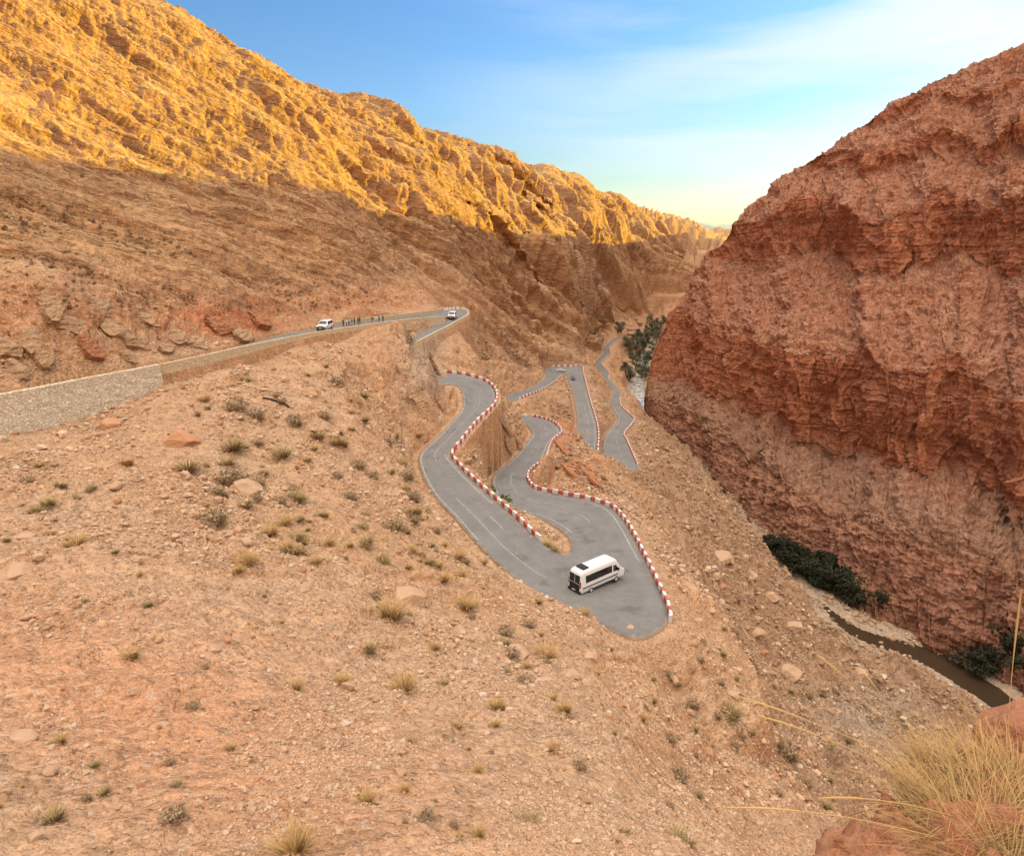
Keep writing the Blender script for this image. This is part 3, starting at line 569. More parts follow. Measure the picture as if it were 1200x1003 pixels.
def mat_ground():
    t = NT("dry_slope")
    red, soil, mtn, pale = t.attr("zone")
    geo = t.n.new("ShaderNodeNewGeometry"); sz = t.n.new("ShaderNodeSeparateXYZ"); t.l.new(geo.outputs["True Normal"], sz.inputs[0])
    steep = t.ramp(sz.outputs[2], [(0.55, 1.0), (0.80, 0.0)])
    nb = t.noise(0.045, 5, 0.6); nm = t.noise(0.35, 5, 0.65); nf = t.noise(2.3, 5, 0.7)
    c = t.mix(t.ramp(nb, [(0.35, 0.0), (0.65, 1.0)]), (0.49, 0.295, 0.168), (0.53, 0.345, 0.215))
    c = t.mix(soil, c, (0.57, 0.30, 0.165))
    c = t.mix(t.math('MULTIPLY', steep, t.math('SUBTRACT', 1.0, mtn)), c, (0.49, 0.27, 0.14))
    mc = t.mix(t.ramp(t.noise(0.02, 4), [(0.35, 0.0), (0.65, 1.0)]), (0.44, 0.285, 0.145), (0.46, 0.265, 0.125))
    mc = t.mix(t.math('MULTIPLY', steep, 0.6), mc, (0.44, 0.21, 0.10))
    c = t.mix(mtn, c, mc)
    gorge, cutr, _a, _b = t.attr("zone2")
    c = t.mix(t.math('MULTIPLY', gorge, 0.8), c, (0.36, 0.225, 0.14))  # darker brown paints the deeper shade of the gorge side
    c = t.mix(t.math('MULTIPLY', cutr, 0.8), c, t.mix(t.ramp(t.noise(0.5, 4), [(0.4, 0.0), (0.6, 1.0)]), (0.56, 0.37, 0.225), (0.50, 0.27, 0.145)))
    c = t.mix(pale, c, (0.43, 0.345, 0.265))
    redn = t.math('MULTIPLY', red, t.ramp(nm, [(0.30, 0.3), (0.6, 1.3)]), clamp=True)
    c = t.mix(redn, c, (0.47, 0.17, 0.075))
    # stones of three sizes, each with its own tone
    def stones(sc, co=None):
        n = t.n.new("ShaderNodeTexVoronoi"); n.inputs["Scale"].default_value = sc; t.l.new(co or t.co, n.inputs["Vector"])
        q = t.n.new("ShaderNodeSeparateColor"); t.l.new(n.outputs["Color"], q.inputs[0])
        dome = t.math('SUBTRACT', 0.62, n.outputs["Distance"], clamp=True)
        return t.math('MULTIPLY', dome, t.math('MULTIPLY_ADD', q.outputs[2], 1.3, -0.2, clamp=True)), q.outputs
    h1, a1 = stones(1.3); h2, a2 = stones(4.3); h3, a3 = stones(13.0)
    tone = t.math('ADD', t.math('MULTIPLY_ADD', a1[0], 0.20, 0.66), t.math('MULTIPLY', a2[0], 0.24))
    tone = t.math('ADD', tone, t.math('MULTIPLY', a3[0], 0.24))
    tone = t.math('MULTIPLY', tone, t.ramp(nf, [(0.25, 0.80), (0.75, 1.18)]))
    tone = t.math('MULTIPLY', tone, t.ramp(nm, [(0.25, 0.86), (0.75, 1.12)]))
    run = t.noise(1.0, 5, 0.65, co=t.scale(0.07, 0.55, 0.1, t.scale(1, 1, 1, rot=(0, 0, math.radians(-33)))))
    tone = t.math('MULTIPLY', tone, t.ramp(run, [(0.30, 0.84), (0.70, 1.12)]))
    cc = t.n.new("ShaderNodeVectorMath"); cc.operation = 'SCALE'; t.l.new(c, cc.inputs[0]); t.l.new(tone, cc.inputs[3])
    col = cc.outputs[0]
    few = t.ramp(a2[1], [(0.86, 0.0), (0.9, 1.0)], 'CONSTANT')
    col = t.mix(t.math('MULTIPLY', few, 0.5), col, (0.62, 0.45, 0.32))
    hh = t.math('MULTIPLY_ADD', nm, 0.4, t.math('MULTIPLY', h1, 0.65))
    hh = t.math('MULTIPLY_ADD', h2, 0.36, hh); hh = t.math('MULTIPLY_ADD', h3, 0.12, hh); hh = t.math('MULTIPLY_ADD', nf, 0.16, hh)
    mp = t.n.new("ShaderNodeMapping"); mp.vector_type = 'TEXTURE'; mp.inputs["Rotation"].default_value = (math.radians(-22.4), 0, 0); mp.inputs["Scale"].default_value = (3.6, 3.6, 0.75); t.l.new(t.co, mp.inputs[0])
    bed = t.noise(0.42, 7, 0.62, co=mp.outputs[0])
    bedh = t.math('MULTIPLY_ADD', t.ramp(bed, [(0.30, 0.0), (0.47, 0.42), (0.50, 0.72), (0.70, 1.0)]), 1.5, t.math('MULTIPLY', nm, 0.9))
    hh = t.math('ADD', t.math('MULTIPLY', hh, t.math('MULTIPLY_ADD', mtn, -0.65, 1.0)), t.math('MULTIPLY', bedh, mtn))
    return t.out(col, 0.95, t.bump(hh, 1.0, 0.95))

def mat_massif():
    t = NT("red_rock")
    cliff, low, crack, talus = t.attr("zone")
    geo = t.n.new("ShaderNodeNewGeometry"); sz = t.n.new("ShaderNodeSeparateXYZ"); t.l.new(geo.outputs["True Normal"], sz.inputs[0])
    flat = t.ramp(sz.outputs[2], [(0.42, 0.0), (0.78, 1.0)])
    nb = t.noise(0.03, 5, 0.6); nm = t.noise(0.25, 6, 0.65); nf = t.noise(1.4, 6, 0.7)
    beds = t.noise(1.0, 5, 0.65, co=t.scale(0.02, 0.02, 0.45))
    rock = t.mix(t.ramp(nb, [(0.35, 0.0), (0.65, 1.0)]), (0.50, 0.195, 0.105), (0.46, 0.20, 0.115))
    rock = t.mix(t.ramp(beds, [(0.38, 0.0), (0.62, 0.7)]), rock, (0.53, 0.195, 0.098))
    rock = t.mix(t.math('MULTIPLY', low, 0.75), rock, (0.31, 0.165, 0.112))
    deb = t.mix(t.ramp(nm, [(0.35, 0.0), (0.65, 1.0)]), (0.41, 0.21, 0.13), (0.45, 0.25, 0.165))
    dm = t.math('SUBTRACT', t.math('MULTIPLY_ADD', flat, 0.6, t.ramp(nm, [(0.3, 0.15), (0.7, 0.75)])), t.math('MULTIPLY', cliff, 0.7), clamp=True)
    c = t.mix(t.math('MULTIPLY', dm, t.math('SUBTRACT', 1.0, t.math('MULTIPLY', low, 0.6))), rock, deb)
    c = t.mix(t.math('MULTIPLY', talus, 0.7), c, (0.37, 0.225, 0.15))
    def blocks(sc):
        n = t.n.new("ShaderNodeTexVoronoi"); n.inputs["Scale"].default_value = sc; t.l.new(t.scale(1, 1, 1.35), n.inputs["Vector"])
        q = t.n.new("ShaderNodeSeparateColor"); t.l.new(n.outputs["Color"], q.inputs[0])
        return t.math('MULTIPLY', t.math('SUBTRACT', 0.6, n.outputs["Distance"], clamp=True), t.math('MULTIPLY_ADD', q.outputs[2], 0.9, 0.1)), q.outputs
    h1, a1 = blocks(0.5); h2, a2 = blocks(1.7)
    tone = t.math('ADD', t.math('MULTIPLY_ADD', a1[0], 0.22, 0.69), t.math('MULTIPLY', a2[0], 0.30))
    tone = t.math('MULTIPLY', tone, t.ramp(nf, [(0.25, 0.66), (0.75, 1.28)]))
    tone = t.math('MULTIPLY', tone, t.ramp(nm, [(0.25, 0.76), (0.75, 1.2)]))
    cc = t.n.new("ShaderNodeVectorMath"); cc.operation = 'SCALE'; t.l.new(c, cc.inputs[0]); t.l.new(tone, cc.inputs[3])
    vc = t.noise(1.0, 5, 0.6, co=t.scale(0.55, 0.55, 0.07))
    hh = t.math('MULTIPLY_ADD', nm, 1.1, t.math('MULTIPLY', h1, 0.9)); hh = t.math('MULTIPLY_ADD', t.math('MULTIPLY', vc, cliff), 1.6, hh)
    hh = t.math('MULTIPLY_ADD', h2, 0.38, hh); hh = t.math('MULTIPLY_ADD', nf, 0.5, hh)
    return t.out(cc.outputs[0], 0.92, t.bump(hh, 1.35, 1.0))

def mat_asphalt():
    t = NT("asphalt")
    n1 = t.noise(0.12, 4, 0.6); n2 = t.noise(9.0, 3, 0.7); n3 = t.noise(0.9, 5, 0.65)
    c = t.mix(t.ramp(n1, [(0.35, 0.0), (0.65, 1.0)]), (0.165, 0.163, 0.162), (0.215, 0.21, 0.205))
    c = t.mix(t.ramp(n3, [(0.45, 0.0), (0.75, 0.5)]), c, (0.24, 0.215, 0.19))
    c = t.mix(t.ramp(n2, [(0.3, 0.0), (0.7, 0.35)]), c, (0.12, 0.118, 0.115))
    c = t.mix(t.ramp(t.noise(0.33, 3, 0.5), [(0.60, 0.0), (0.68, 0.5)]), c, (0.095, 0.093, 0.092))
    c = t.mix(t.ramp(t.noise(0.2, 6, 0.75), [(0.60, 0.0), (0.72, 0.55)]), c, (0.30, 0.25, 0.20))
    e, a, _c, _d = t.attr('zone')
    tr = t.math('ABSOLUTE', t.math('SINE', t.math('MULTIPLY', a, 12.6)))
    c = t.mix(t.math('MULTIPLY', tr, t.ramp(n3, [(0.35, 0.0), (0.7, 0.30)])), c, (0.27, 0.265, 0.26))
    du = t.math('ADD', t.math('MULTIPLY', t.math('SUBTRACT', 0.28, e), 3.0), t.math('MULTIPLY_ADD', t.noise(0.8, 6, 0.7), 3.0, -1.75))
    c = t.mix(t.math('MULTIPLY', du, 0.85, clamp=True), c, (0.42, 0.29, 0.19))
    return t.out(c, 0.85, t.bump(n2, 0.01, 0.5))

# ------------------------------------------------------------------ the setting
NCOL, NROW, MCOL, MROW = 1200, 1120, 760, 900
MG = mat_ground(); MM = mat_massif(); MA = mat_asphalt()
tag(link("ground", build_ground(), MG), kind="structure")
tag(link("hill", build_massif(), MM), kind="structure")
tag(link("road", build_road(), MA), kind="structure")

def ground_at(X, Y):
    X = np.asarray(X, float); Y = np.asarray(Y, float)
    h = terrain_h(X, Y); rd, rz = river_bed(X, Y)
    bank = rz + np.clip(rd, -1.5, 2.0) * 0.3 + np.maximum(rd - 2, 0) * 0.08
    wide = 3.5 + 6.5 * np.exp(-((Y - 178) / 26) ** 2) * (X > 60) + 4 * (Y > 380); near = sstep(wide, wide * 0.3, rd)
    h = np.where(rd < wide, h * (1 - near) + np.minimum(bank, h + 3) * near, h)
    return np.where((rd >= 2) & (rd < 60), np.maximum(h, rz + 0.2), h)
def seen(pxs, n=700, tmin=6.0, tmax=900.0):
    """where the lines of sight of the given pixels meet the ground: X, Y, h"""
    P = np.array([ray(*p) for p in pxs]); t = np.geomspace(tmin, tmax, n)
    X = P[:, :1] * t; Y = P[:, 1:2] * t; Zr = P[:, 2:3] * t
    H = ground_at(X.ravel(), Y.ravel()).reshape(X.shape)
    i = np.argmax(H > Zr, 1); k = np.arange(len(P)); j = np.maximum(i - 1, 0)
    a = Zr[k, j] - H[k, j]; b = H[k, i] - Zr[k, i]; f = np.clip(a / np.maximum(a + b, 1e-6), 0, 1)
    tt = t[j] + f * (t[i] - t[j])
    return np.stack([P[:, 0] * tt, P[:, 1] * tt, P[:, 2] * tt], 1)

# far hill beyond the end of the valley
def build_far_hill():
    x = np.linspace(-600, 4200, 160); y = np.linspace(5200, 8200, 60)
    X, Y = np.meshgrid(x, y, indexing='ij')
    h = 215 * np.exp(-((X - 1500) / 1500) ** 2) * np.sin(np.clip((Y - 5200) / 2600, 0, 1) * math.pi) ** 0.8 + 22 * fbm2(X / 500, Y / 500, 4, 301) - 30
    h[:, 0] = -150
    return grid_mesh("far_hill", np.stack([X.ravel(), Y.ravel(), h.ravel() + ZC], 1), 160, 60)
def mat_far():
    t = NT("hazed_far_slope"); n = t.noise(0.004, 6, 0.6)
    return t.out(t.mix(t.ramp(n, [(0.35, 0.0), (0.65, 1.0)]), (0.28, 0.32, 0.31), (0.34, 0.38, 0.36)), 0.95, t.bump(n, 60.0, 0.8))  # grey-green tint painted in for the haze of distance
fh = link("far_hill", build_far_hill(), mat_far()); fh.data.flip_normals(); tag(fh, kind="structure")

# water
def mat_water():
    t = NT("river_water"); y = t.n.new("ShaderNodeSeparateXYZ"); t.l.new(t.co, y.inputs[0])
    n = t.noise(0.9, 4, 0.6)
    t.b.inputs["Specular IOR Level"].default_value = 0.5
    pool_sheen = t.math('MULTIPLY', t.ramp(t.noise(0.35, 5, 0.7), [(0.42, 0.0), (0.52, 1.0)]), t.ramp(t.math('MULTIPLY', y.outputs[1], 0.002), [(0.70, 0.0), (0.76, 1.0)]))
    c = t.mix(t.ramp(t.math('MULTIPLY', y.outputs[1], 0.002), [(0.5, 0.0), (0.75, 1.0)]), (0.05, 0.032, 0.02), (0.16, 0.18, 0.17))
    c = t.mix(t.math('MULTIPLY', pool_sheen, 0.8), c, (0.75, 0.80, 0.80))  # pale patches paint the sky's reflection on the far pool
    return t.out(c, 0.06, t.bump(n, 0.04, 0.5))
W = []; near_n = int(np.argmax(RIVS[:, 3] < 2.3)); far_0 = len(RIVS) - int(np.argmax(RIVS[::-1, 3] < 2.3))
WI = list(range(near_n)) + list(range(far_0, len(RIVS)))
for i in WI:
    a = RIVS[max(i - 1, 0), :2]; b = RIVS[min(i + 1, len(RIVS) - 1), :2]; d = b - a; d = d / np.linalg.norm(d); nrm = np.array([-d[1], d[0]])
    for k in np.linspace(-1, 1, 7):
        p = RIVS[i, :2] + nrm * k * (RIVS[i, 3] / 2 + 1.6); W.append((p[0], p[1], RIVS[i, 2] - 0.1 + ZC))
wq = [(i * 7 + j, (i + 1) * 7 + j, (i + 1) * 7 + j + 1, i * 7 + j + 1) for i in range(len(WI) - 1) if i != near_n - 1 for j in range(6)]
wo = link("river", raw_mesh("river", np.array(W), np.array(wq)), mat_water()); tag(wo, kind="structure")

# white edge lines and dashes, thin sheets laid on the asphalt
def line_strip(off_fn, t0, t1, wid=0.13, dash=None, lift=0.02):
    V = []; Q = []; pos = 0.0; prev = None
    idx = [i for i in range(len(ET)) if t0 <= ET[i] <= t1]
    for i in idx:
        P, Qe = EP[i], EQ[i]; u = Qe - P; w = np.linalg.norm(u[:2]); u = u / max(w, 1e-6)
        c = P + u * off_fn(w)
        if prev is not None: pos += np.linalg.norm(c - prev)
        prev = c
        V.append((c - u * wid, c + u * wid, pos))
    verts = []; faces = []
    for a, b in zip(V[:-1], V[1:]):
        if dash and (a[2] % (dash[0] + dash[1])) > dash[0]: continue
        k = len(verts); verts += [a[0], a[1], b[1], b[0]]; faces.append((k, k + 1, k + 2, k + 3))
    if not verts: return np.zeros((0, 3)), np.zeros((0, 4), int)
    return np.array(verts) + np.array([0, 0, ZC + lift]), np.array(faces)
def station(s, first=True):
    k = [i for i, r in enumerate(RD) if r[0] == s]; return k[0] if first else k[-1]
parts = []
iB, iV, iC = station('B'), station('V'), station('C')
eB, eV, eC = station('B', False), station('V', False), station('C', False)
parts += [line_strip(lambda w: 0.55, iB + 0.5, eB - 0.3), line_strip(lambda w: w - 0.9, iB + 0.5, iB + 3.8), line_strip(lambda w: w - 1.0, iB + 7.0, iB + 9.6),
          line_strip(lambda w: w * 0.5, iB + 1.0, iB + 7.6, 0.08), line_strip(lambda w: w * 0.62, iB + 10.0, iB + 10.5, 0.10), line_strip(lambda w: w * 0.36, iB + 9.2, iV + 0.6, 0.09),
          line_strip(lambda w: w - 1.1, eV - 0.3, iC + 2.6), line_strip(lambda w: w - 0.6, iC + 3.0, iC + 8), line_strip(lambda w: 1.2, iC - 2.4, iC + 0.9), line_strip(lambda w: 1.5, iC + 1.2, iC + 2.4, 0.09),
          line_strip(lambda w: 0.8, iC + 6, iC + 8.6), line_strip(lambda w: w * 0.5, iC - 0.6, iC + 9, 0.07, (4, 3)), line_strip(lambda w: w * 0.45, iC + 1, iC + 5, 0.07)]
iD, iE, eD, eE = station('D'), station('E'), station('D', False), station('E', False)
parts += [line_strip(lambda w: w * 0.45, iD + 10, eD, 0.10, (5, 4)), line_strip(lambda w: 0.9, iD + 9, eD, 0.10), line_strip(lambda w: 0.8, iE, iE + 5, 0.12), line_strip(lambda w: w * 0.55, iE, iE + 5, 0.10, (5, 4))]
vs = []; fs = []; k = 0
for v, f in parts:
    vs.append(v); fs.append(f + k); k += len(v)
lm = NT("road_paint"); lm = lm.out(lm.mix(lm.ramp(lm.noise(2.0, 5, 0.7), [(0.35, 0.0), (0.6, 1.0)]), (0.20, 0.197, 0.194), (0.38, 0.37, 0.355)), 0.8)
mk = link("lane_marking", raw_mesh("lane_marking", np.concatenate(vs), np.concatenate(fs), False), lm); mk.parent = bpy.data.objects["road"]

# ------------------------------------------------------------------ walls
def path_of(edge, t0, t1, step=0.6, out=0.0, dz=0.0):
    """polyline along a road edge, moved outwards"""
    E, O = (EP, EQ) if edge == 'P' else (EQ, EP)
    pts = []
    for i in range(len(ET)):
        if t0 - 1e-6 <= ET[i] <= t1 + 1e-6:
            u = E[i] - O[i]; u = u / max(np.linalg.norm(u[:2]), 1e-6); p = E[i] + u * out; p[2] = E[i][2] + dz; pts.append(p)
    pts = np.array(pts); L = np.concatenate([[0], np.cumsum(np.linalg.norm(np.diff(pts[:, :2], axis=0), axis=1))])
    n = max(int(round(L[-1] / step)), 1); s = np.linspace(0, L[-1], n + 1)
    return np.stack([np.interp(s, L, pts[:, k]) for k in range(3)], 1)
def wall_mesh(name, path, height, thick, below, rnd=0.0, steps=False, batter=0.0, side=1, rough=0.0, seed=1):
    """one wall along a path; a ring of the section at each point; RND varies the top, BELOW is how far it goes into the ground on the outer side"""
    rng = random.Random(seed); n = len(path); rings = []
    for i in range(n):
        a = path[max(i - 1, 0)]; b = path[min(i + 1, n - 1)]; d = (b - a)[:2]; d = d / max(np.linalg.norm(d), 1e-6); nr = np.array([-d[1], d[0], 0]) * side
        hh = (height[i] if hasattr(height, '__len__') else height) + rng.uniform(-rnd, rnd); bl = below[i] if hasattr(below, '__len__') else below
        p = path[i] + np.array([0, 0, ZC]); up = np.array([0, 0, 1.0])
        w = thick / 2; bt = batter * bl
        nb = max(int(bl / 0.7), 1) if rough else 1
        ring = [p - nr * w - up * 0.3, p - nr * w + up * hh * 0.93, p - nr * w * 0.8 + up * hh, p + nr * w * 0.8 + up * hh, p + nr * w + up * hh * 0.93]
        for q in range(NBR if rough else 2):
            f = q / ((NBR if rough else 2) - 1)
            ring.append(p + nr * (w + bt * f + rough * rng.uniform(-1, 1)) - up * bl * f)
        rings.append(ring)
    m = len(rings[0]); V = np.array(rings).reshape(-1, 3)
    q = []
    for i in range(n - 1):
        for j in range(m - 1): q.append((i * m + j, i * m + j + 1, (i + 1) * m + j + 1, (i + 1) * m + j))
    me = bpy.data.meshes.new(name)
    caps = [tuple(range(m - 1, -1, -1)), tuple((n - 1) * m + j for j in range(m))]
    me.from_pydata([tuple(v) for v in V], [], q + caps); me.update()
    return me, m
NBR = 10
def paint(name, c, seed):
    t = NT(name); n = t.noise(1.6, 5, 0.7); n2 = t.noise(7, 4, 0.7)
    col = t.mix(t.ramp(n, [(0.38, 0.0), (0.72, 0.75)]), c, tuple(0.5 * v + 0.17 for v in c))
    col = t.mix(t.ramp(n2, [(0.52, 0.0), (0.72, 0.75)]), col, (0.38, 0.30, 0.23))
    return t.out(col, 0.8, t.bump(n2, 0.03, 0.5))
M_WHITE = paint("white_limewash", (0.74, 0.72, 0.69), 1); M_RED = paint("red_limewash", (0.46, 0.075, 0.055), 2)
def painted(label, edge, t0, t1, band=1.2, h=0.72, th=0.42, faded=0, seed=3, per=2, out=0.35):
    path = path_of(edge, t0, t1, band / per, out); rj = np.random.default_rng(seed); path[:, :2] += rj.normal(0, 0.035, (len(path), 2))
    me, m = wall_mesh("painted_parapet", path, h * 0.86, th * 0.85, 0.55, 0.06, seed=seed, side=1 if edge == 'P' else 1)
    bm = bmesh.new(); bm.from_mesh(me); bmesh.ops.recalc_face_normals(bm, faces=bm.faces); bm.to_mesh(me); bm.free()
    me.materials.append(M_WHITE); me.materials.append(M_RED)
    rng = random.Random(seed); j = 0
    for f in me.polygons:
        i = f.index // (m - 1) if f.index < (len(path) - 1) * (m - 1) else 0
        red = (i // per) % 2 == 1
        if faded and rng.random() < 0: red = False
        f.material_index = 1 if red else 0
        f.use_smooth = False
    o = link("painted_parapet", me); tag(o, label, "parapet", "red and white painted parapets of the switchback road")
    return o
painted("red and white parapet of the upper bend, ending at the hairpin island", 'Q', iB + 0.0, eB, 1.25, 0.78, 0.45, seed=3)
painted("long red and white parapet curving round the outside of the hairpin with the white minibus", 'P', eV - 3.0, eC - 0.5, 1.25, 0.80, 0.45, seed=4)
painted("pale parapet on the inner edge of the road leading to the farther hairpin", 'Q', iD + 0.5, iD + 4.1, 1.6, 0.75, 0.45, seed=5)
painted("thin parapet round the farther hairpin and down the long straight below it", 'P', iD + 5.0, eD + 0.5, 1.6, 0.8, 0.5, seed=6)
painted("parapet on the river side of the lowest bends, with a kink in the middle", 'Q', iE, eE - 0.3, 1.6, 0.8, 0.5, seed=7)
painted("tiny parapet along the winding road near the valley trees", 'Q', station('F') + 1.0, station('F') + 7.5, 2.0, 0.8, 0.6, seed=8)

def masonry(name, c1, c2, mortar, sc=2.2):
    t = NT(name); v = t.n.new("ShaderNodeTexVoronoi"); v.inputs["Scale"].default_value = sc; t.l.new(t.scale(1, 1, 1.5), v.inputs["Vector"])
    e = t.voro(sc, 'DISTANCE_TO_EDGE', co=t.scale(1, 1, 1.5)); q = t.n.new("ShaderNodeSeparateColor"); t.l.new(v.outputs["Color"], q.inputs[0])
    st = t.mix(q.outputs[0], c1, c2); n = t.noise(5, 4, 0.7)
    edge = t.ramp(e, [(0.02, 0.0), (0.07, 1.0)])
    col = t.mix(edge, mortar, st); col = t.mix(t.ramp(n, [(0.45, 0.0), (0.75, 0.45)]), col, tuple(0.6 * x for x in c1))
    return t.out(col, 0.9, t.bump(t.math('MULTIPLY', edge, t.math('MULTIPLY_ADD', q.outputs[1], 0.6, 0.4)), 0.12, 0.9))
M_STONE = masonry("pale_masonry", (0.64, 0.54, 0.39), (0.82, 0.73, 0.57), (0.52, 0.43, 0.31), 2.4)
M_EARTH = masonry("earth_render", (0.60, 0.46, 0.29), (0.75, 0.60, 0.40), (0.54, 0.39, 0.24), 2.3)
def ground_drop(path, nr_side, off=0.6):
    return None
def stone_wall(name, label, edge, t0, t1, h, th, mat, below, group=None, rough=0.03, step=0.7, out=0.3, rnd=0.02, batter=0.08, seed=1, dz=0.0, flip=False):
    path = path_of(edge, t0, t1, step, out, dz)
    if callable(below):
        L = np.linspace(0, 1, len(path)); bl = [below(l) for l in L]
    else: bl = below
    side = 1 if edge == 'P' else -1
    # find which side is away from the road
    E, O = (EP, EQ) if edge == 'P' else (EQ, EP)
    i = int(np.argmin(np.abs(ET - (t0 + t1) / 2))); u = (E[i] - O[i])[:2]
    k = len(path) // 2; d = (path[min(k + 1, len(path) - 1)] - path[max(k - 1, 0)])[:2]; nr = np.array([-d[1], d[0]])
    side = 1 if nr @ u > 0 else -1
    if flip: side = -side
    me, m = wall_mesh(name, path, h, th, bl, rnd, batter=batter, side=side, rough=rough, seed=seed)
    bm = bmesh.new(); bm.from_mesh(me); bmesh.ops.recalc_face_normals(bm, faces=bm.faces); bm.to_mesh(me); bm.free()
    o = link(name, me, mat); tag(o, label, "wall", group); return o
iA = 0
stone_wall("retaining_wall", "pale rubble stone retaining wall holding up the near end of the upper road", 'P', 0, 4.0, 1.15, 0.6, M_STONE, lambda l: 6.4 - 4.4 * max(0, (l - 0.5) / 0.5), seed=11, rough=0.05, out=0.6)
stone_wall("road_parapet", "low tan earth-rendered wall along the upper road, running on from the pale stone wall", 'P', 4.03, 9.2, [1.05 - 0.5 * min(1, max(0, (q - 25) / 30)) for q in range(400)], 0.5, M_EARTH, 2.3, seed=12)
stone_wall("retaining_wall", "tan retaining wall between the upper road and the lane dropping below it", 'P', 9.25, 12.4, 0.5, 0.5, M_EARTH, lambda l: 3.6 + 0.8 * l, seed=13, step=0.5)
stone_wall("retaining_wall", "tall tan retaining wall curving under the outside of the topmost hairpin", 'Q', 13.6, 17.3, 0.45, 0.5, M_EARTH, lambda l: 3.6 + 0.8 * l, seed=14, step=0.5)
stone_wall("road_parapet", "low tan wall against the hillside behind the people on the upper road", 'Q', 7.3, 10.9, 1.0, 0.45, M_EARTH, 0.5, seed=15, rough=0.0)

# white kerb blocks round the outside of the topmost hairpin
kp = path_of('Q', 11.0, 13.5, 2.1, 0.35)
bm = bmesh.new(); bmesh.ops.create_cube(bm, size=1.0)
for v in bm.verts: v.co = Vector((v.co.x * 1.2 * (0.9 if v.co.z > 0 else 1), v.co.y * 0.5 * (0.75 if v.co.z > 0 else 1), (v.co.z + 0.5) * 0.95 - 0.15))
bmesh.ops.bevel(bm, geom=bm.edges[:], offset=0.05, segments=2, affect='EDGES')
kme = bpy.data.meshes.new("kerb_block"); bm.to_mesh(kme); bm.free(); kme.materials.append(M_WHITE)
for i in range(len(kp)):
    o = bpy.data.objects.new("kerb_block", kme); S.collection.objects.link(o)
    d = kp[min(i + 1, len(kp) - 1)] - kp[max(i - 1, 0)]
    o.location = (kp[i][0], kp[i][1], kp[i][2] + ZC); o.rotation_euler = (0, 0, math.atan2(d[1], d[0]))
    tag(o, "white kerb block in the spaced row round the topmost hairpin", "kerb block", "white kerb blocks round the topmost hairpin")
# ------------------------------------------------------------------ loose stones of the slope
def icosa():
    p = (1 + 5 ** 0.5) / 2
    v = np.array([(-1, p, 0), (1, p, 0), (-1, -p, 0), (1, -p, 0), (0, -1, p), (0, 1, p), (0, -1, -p), (0, 1, -p), (p, 0, -1), (p, 0, 1), (-p, 0, -1), (-p, 0, 1)], float) / math.hypot(1, p)
    f = np.array([(0, 11, 5), (0, 5, 1), (0, 1, 7), (0, 7, 10), (0, 10, 11), (1, 5, 9), (5, 11, 4), (11, 10, 2), (10, 7, 6), (7, 1, 8), (3, 9, 4), (3, 4, 2), (3, 2, 6), (3, 6, 8), (3, 8, 9), (4, 9, 5), (2, 4, 11), (6, 2, 10), (8, 6, 7), (9, 8, 1)])
    return v, f
def build_gravel(N=150000, seed=5, r0=11, r1=135, a0=-40, a1=36, k=0.00135, smax=0.6):
    rg = np.random.default_rng(seed); v0, f0 = icosa()
    az = np.radians(rg.uniform(a0, a1, N)); r = np.exp(rg.uniform(math.log(r0), math.log(r1), N))
    X = r * np.sin(az); Y = r * np.cos(az)
    L, U, D, Z, _, _ = road_bounds(X, Y)
    h = ground_at(X, Y); px, py = project(X, Y, h)
    patch = fbm2(X / 11, Y / 11, 3, 401) + 0.5 * noise2((X * 0.84 + Y * 0.55) / 20, (X * .55 - Y * .84) / 4, 402)
    dens = sstep(-0.3, 0.5, patch) * 0.95 + 0.07
    dens *= 1 - 0.65 * np.exp(-((px - 200) / 300) ** 2 - ((py - 800) / 110) ** 2)
    dens *= 1 - 0.9 * np.exp(-((px - 488) / 42) ** 2 - ((py - 436) / 55) ** 2)
    keep = (D > 0.8) & (rg.random(N) < dens) & (py > 395) & (py < 1030) & (h > -121) & (r1 < 140) | (D > 1.2) & (rg.random(N) < dens) & (px > 520) & (h < -30) & (h > -118) & (r1 > 140)
    X, Y, h, r = X[keep], Y[keep], h[keep], r[keep]; n = len(X)
    s = r * k * np.exp(rg.normal(0, 0.45, n)) * (1 + 1.3 * (rg.random(n) < 0.05)); s = np.clip(s, 0.015, smax)
    var = np.stack([v0 * (1 + rg.uniform(-0.28, 0.28, v0.shape)) for _ in range(16)])
    A = var[rg.integers(0, 16, n)] * (s[:, None, None] * rg.uniform(0.6, 1.35, (n, 1, 3)) * np.array([1, 1, 0.75]))
    a, b = rg.uniform(0, 2 * math.pi, n), rg.uniform(-0.6, 0.6, n)
    ca, sa, cb, sb = np.cos(a)[:, None], np.sin(a)[:, None], np.cos(b)[:, None], np.sin(b)[:, None]
    x, y, z = A[..., 0], A[..., 1], A[..., 2]
    y, z = y * cb - z * sb, y * sb + z * cb; x, y = x * ca - y * sa, x * sa + y * ca
    V = np.stack([x + X[:, None], y + Y[:, None], z + (h + 0.35 * s)[:, None] + ZC], -1).reshape(-1, 3)
    F = (f0[None] + 12 * np.arange(n)[:, None, None]).reshape(-1, 3)
    me = raw_mesh("gravel", V, F, False)
    t = rg.random(n); C = np.repeat(np.stack([t, rg.random(n), rg.random(n), np.ones(n)], 1), 12, axis=0)
    color_attr(me, "zone", C); return me
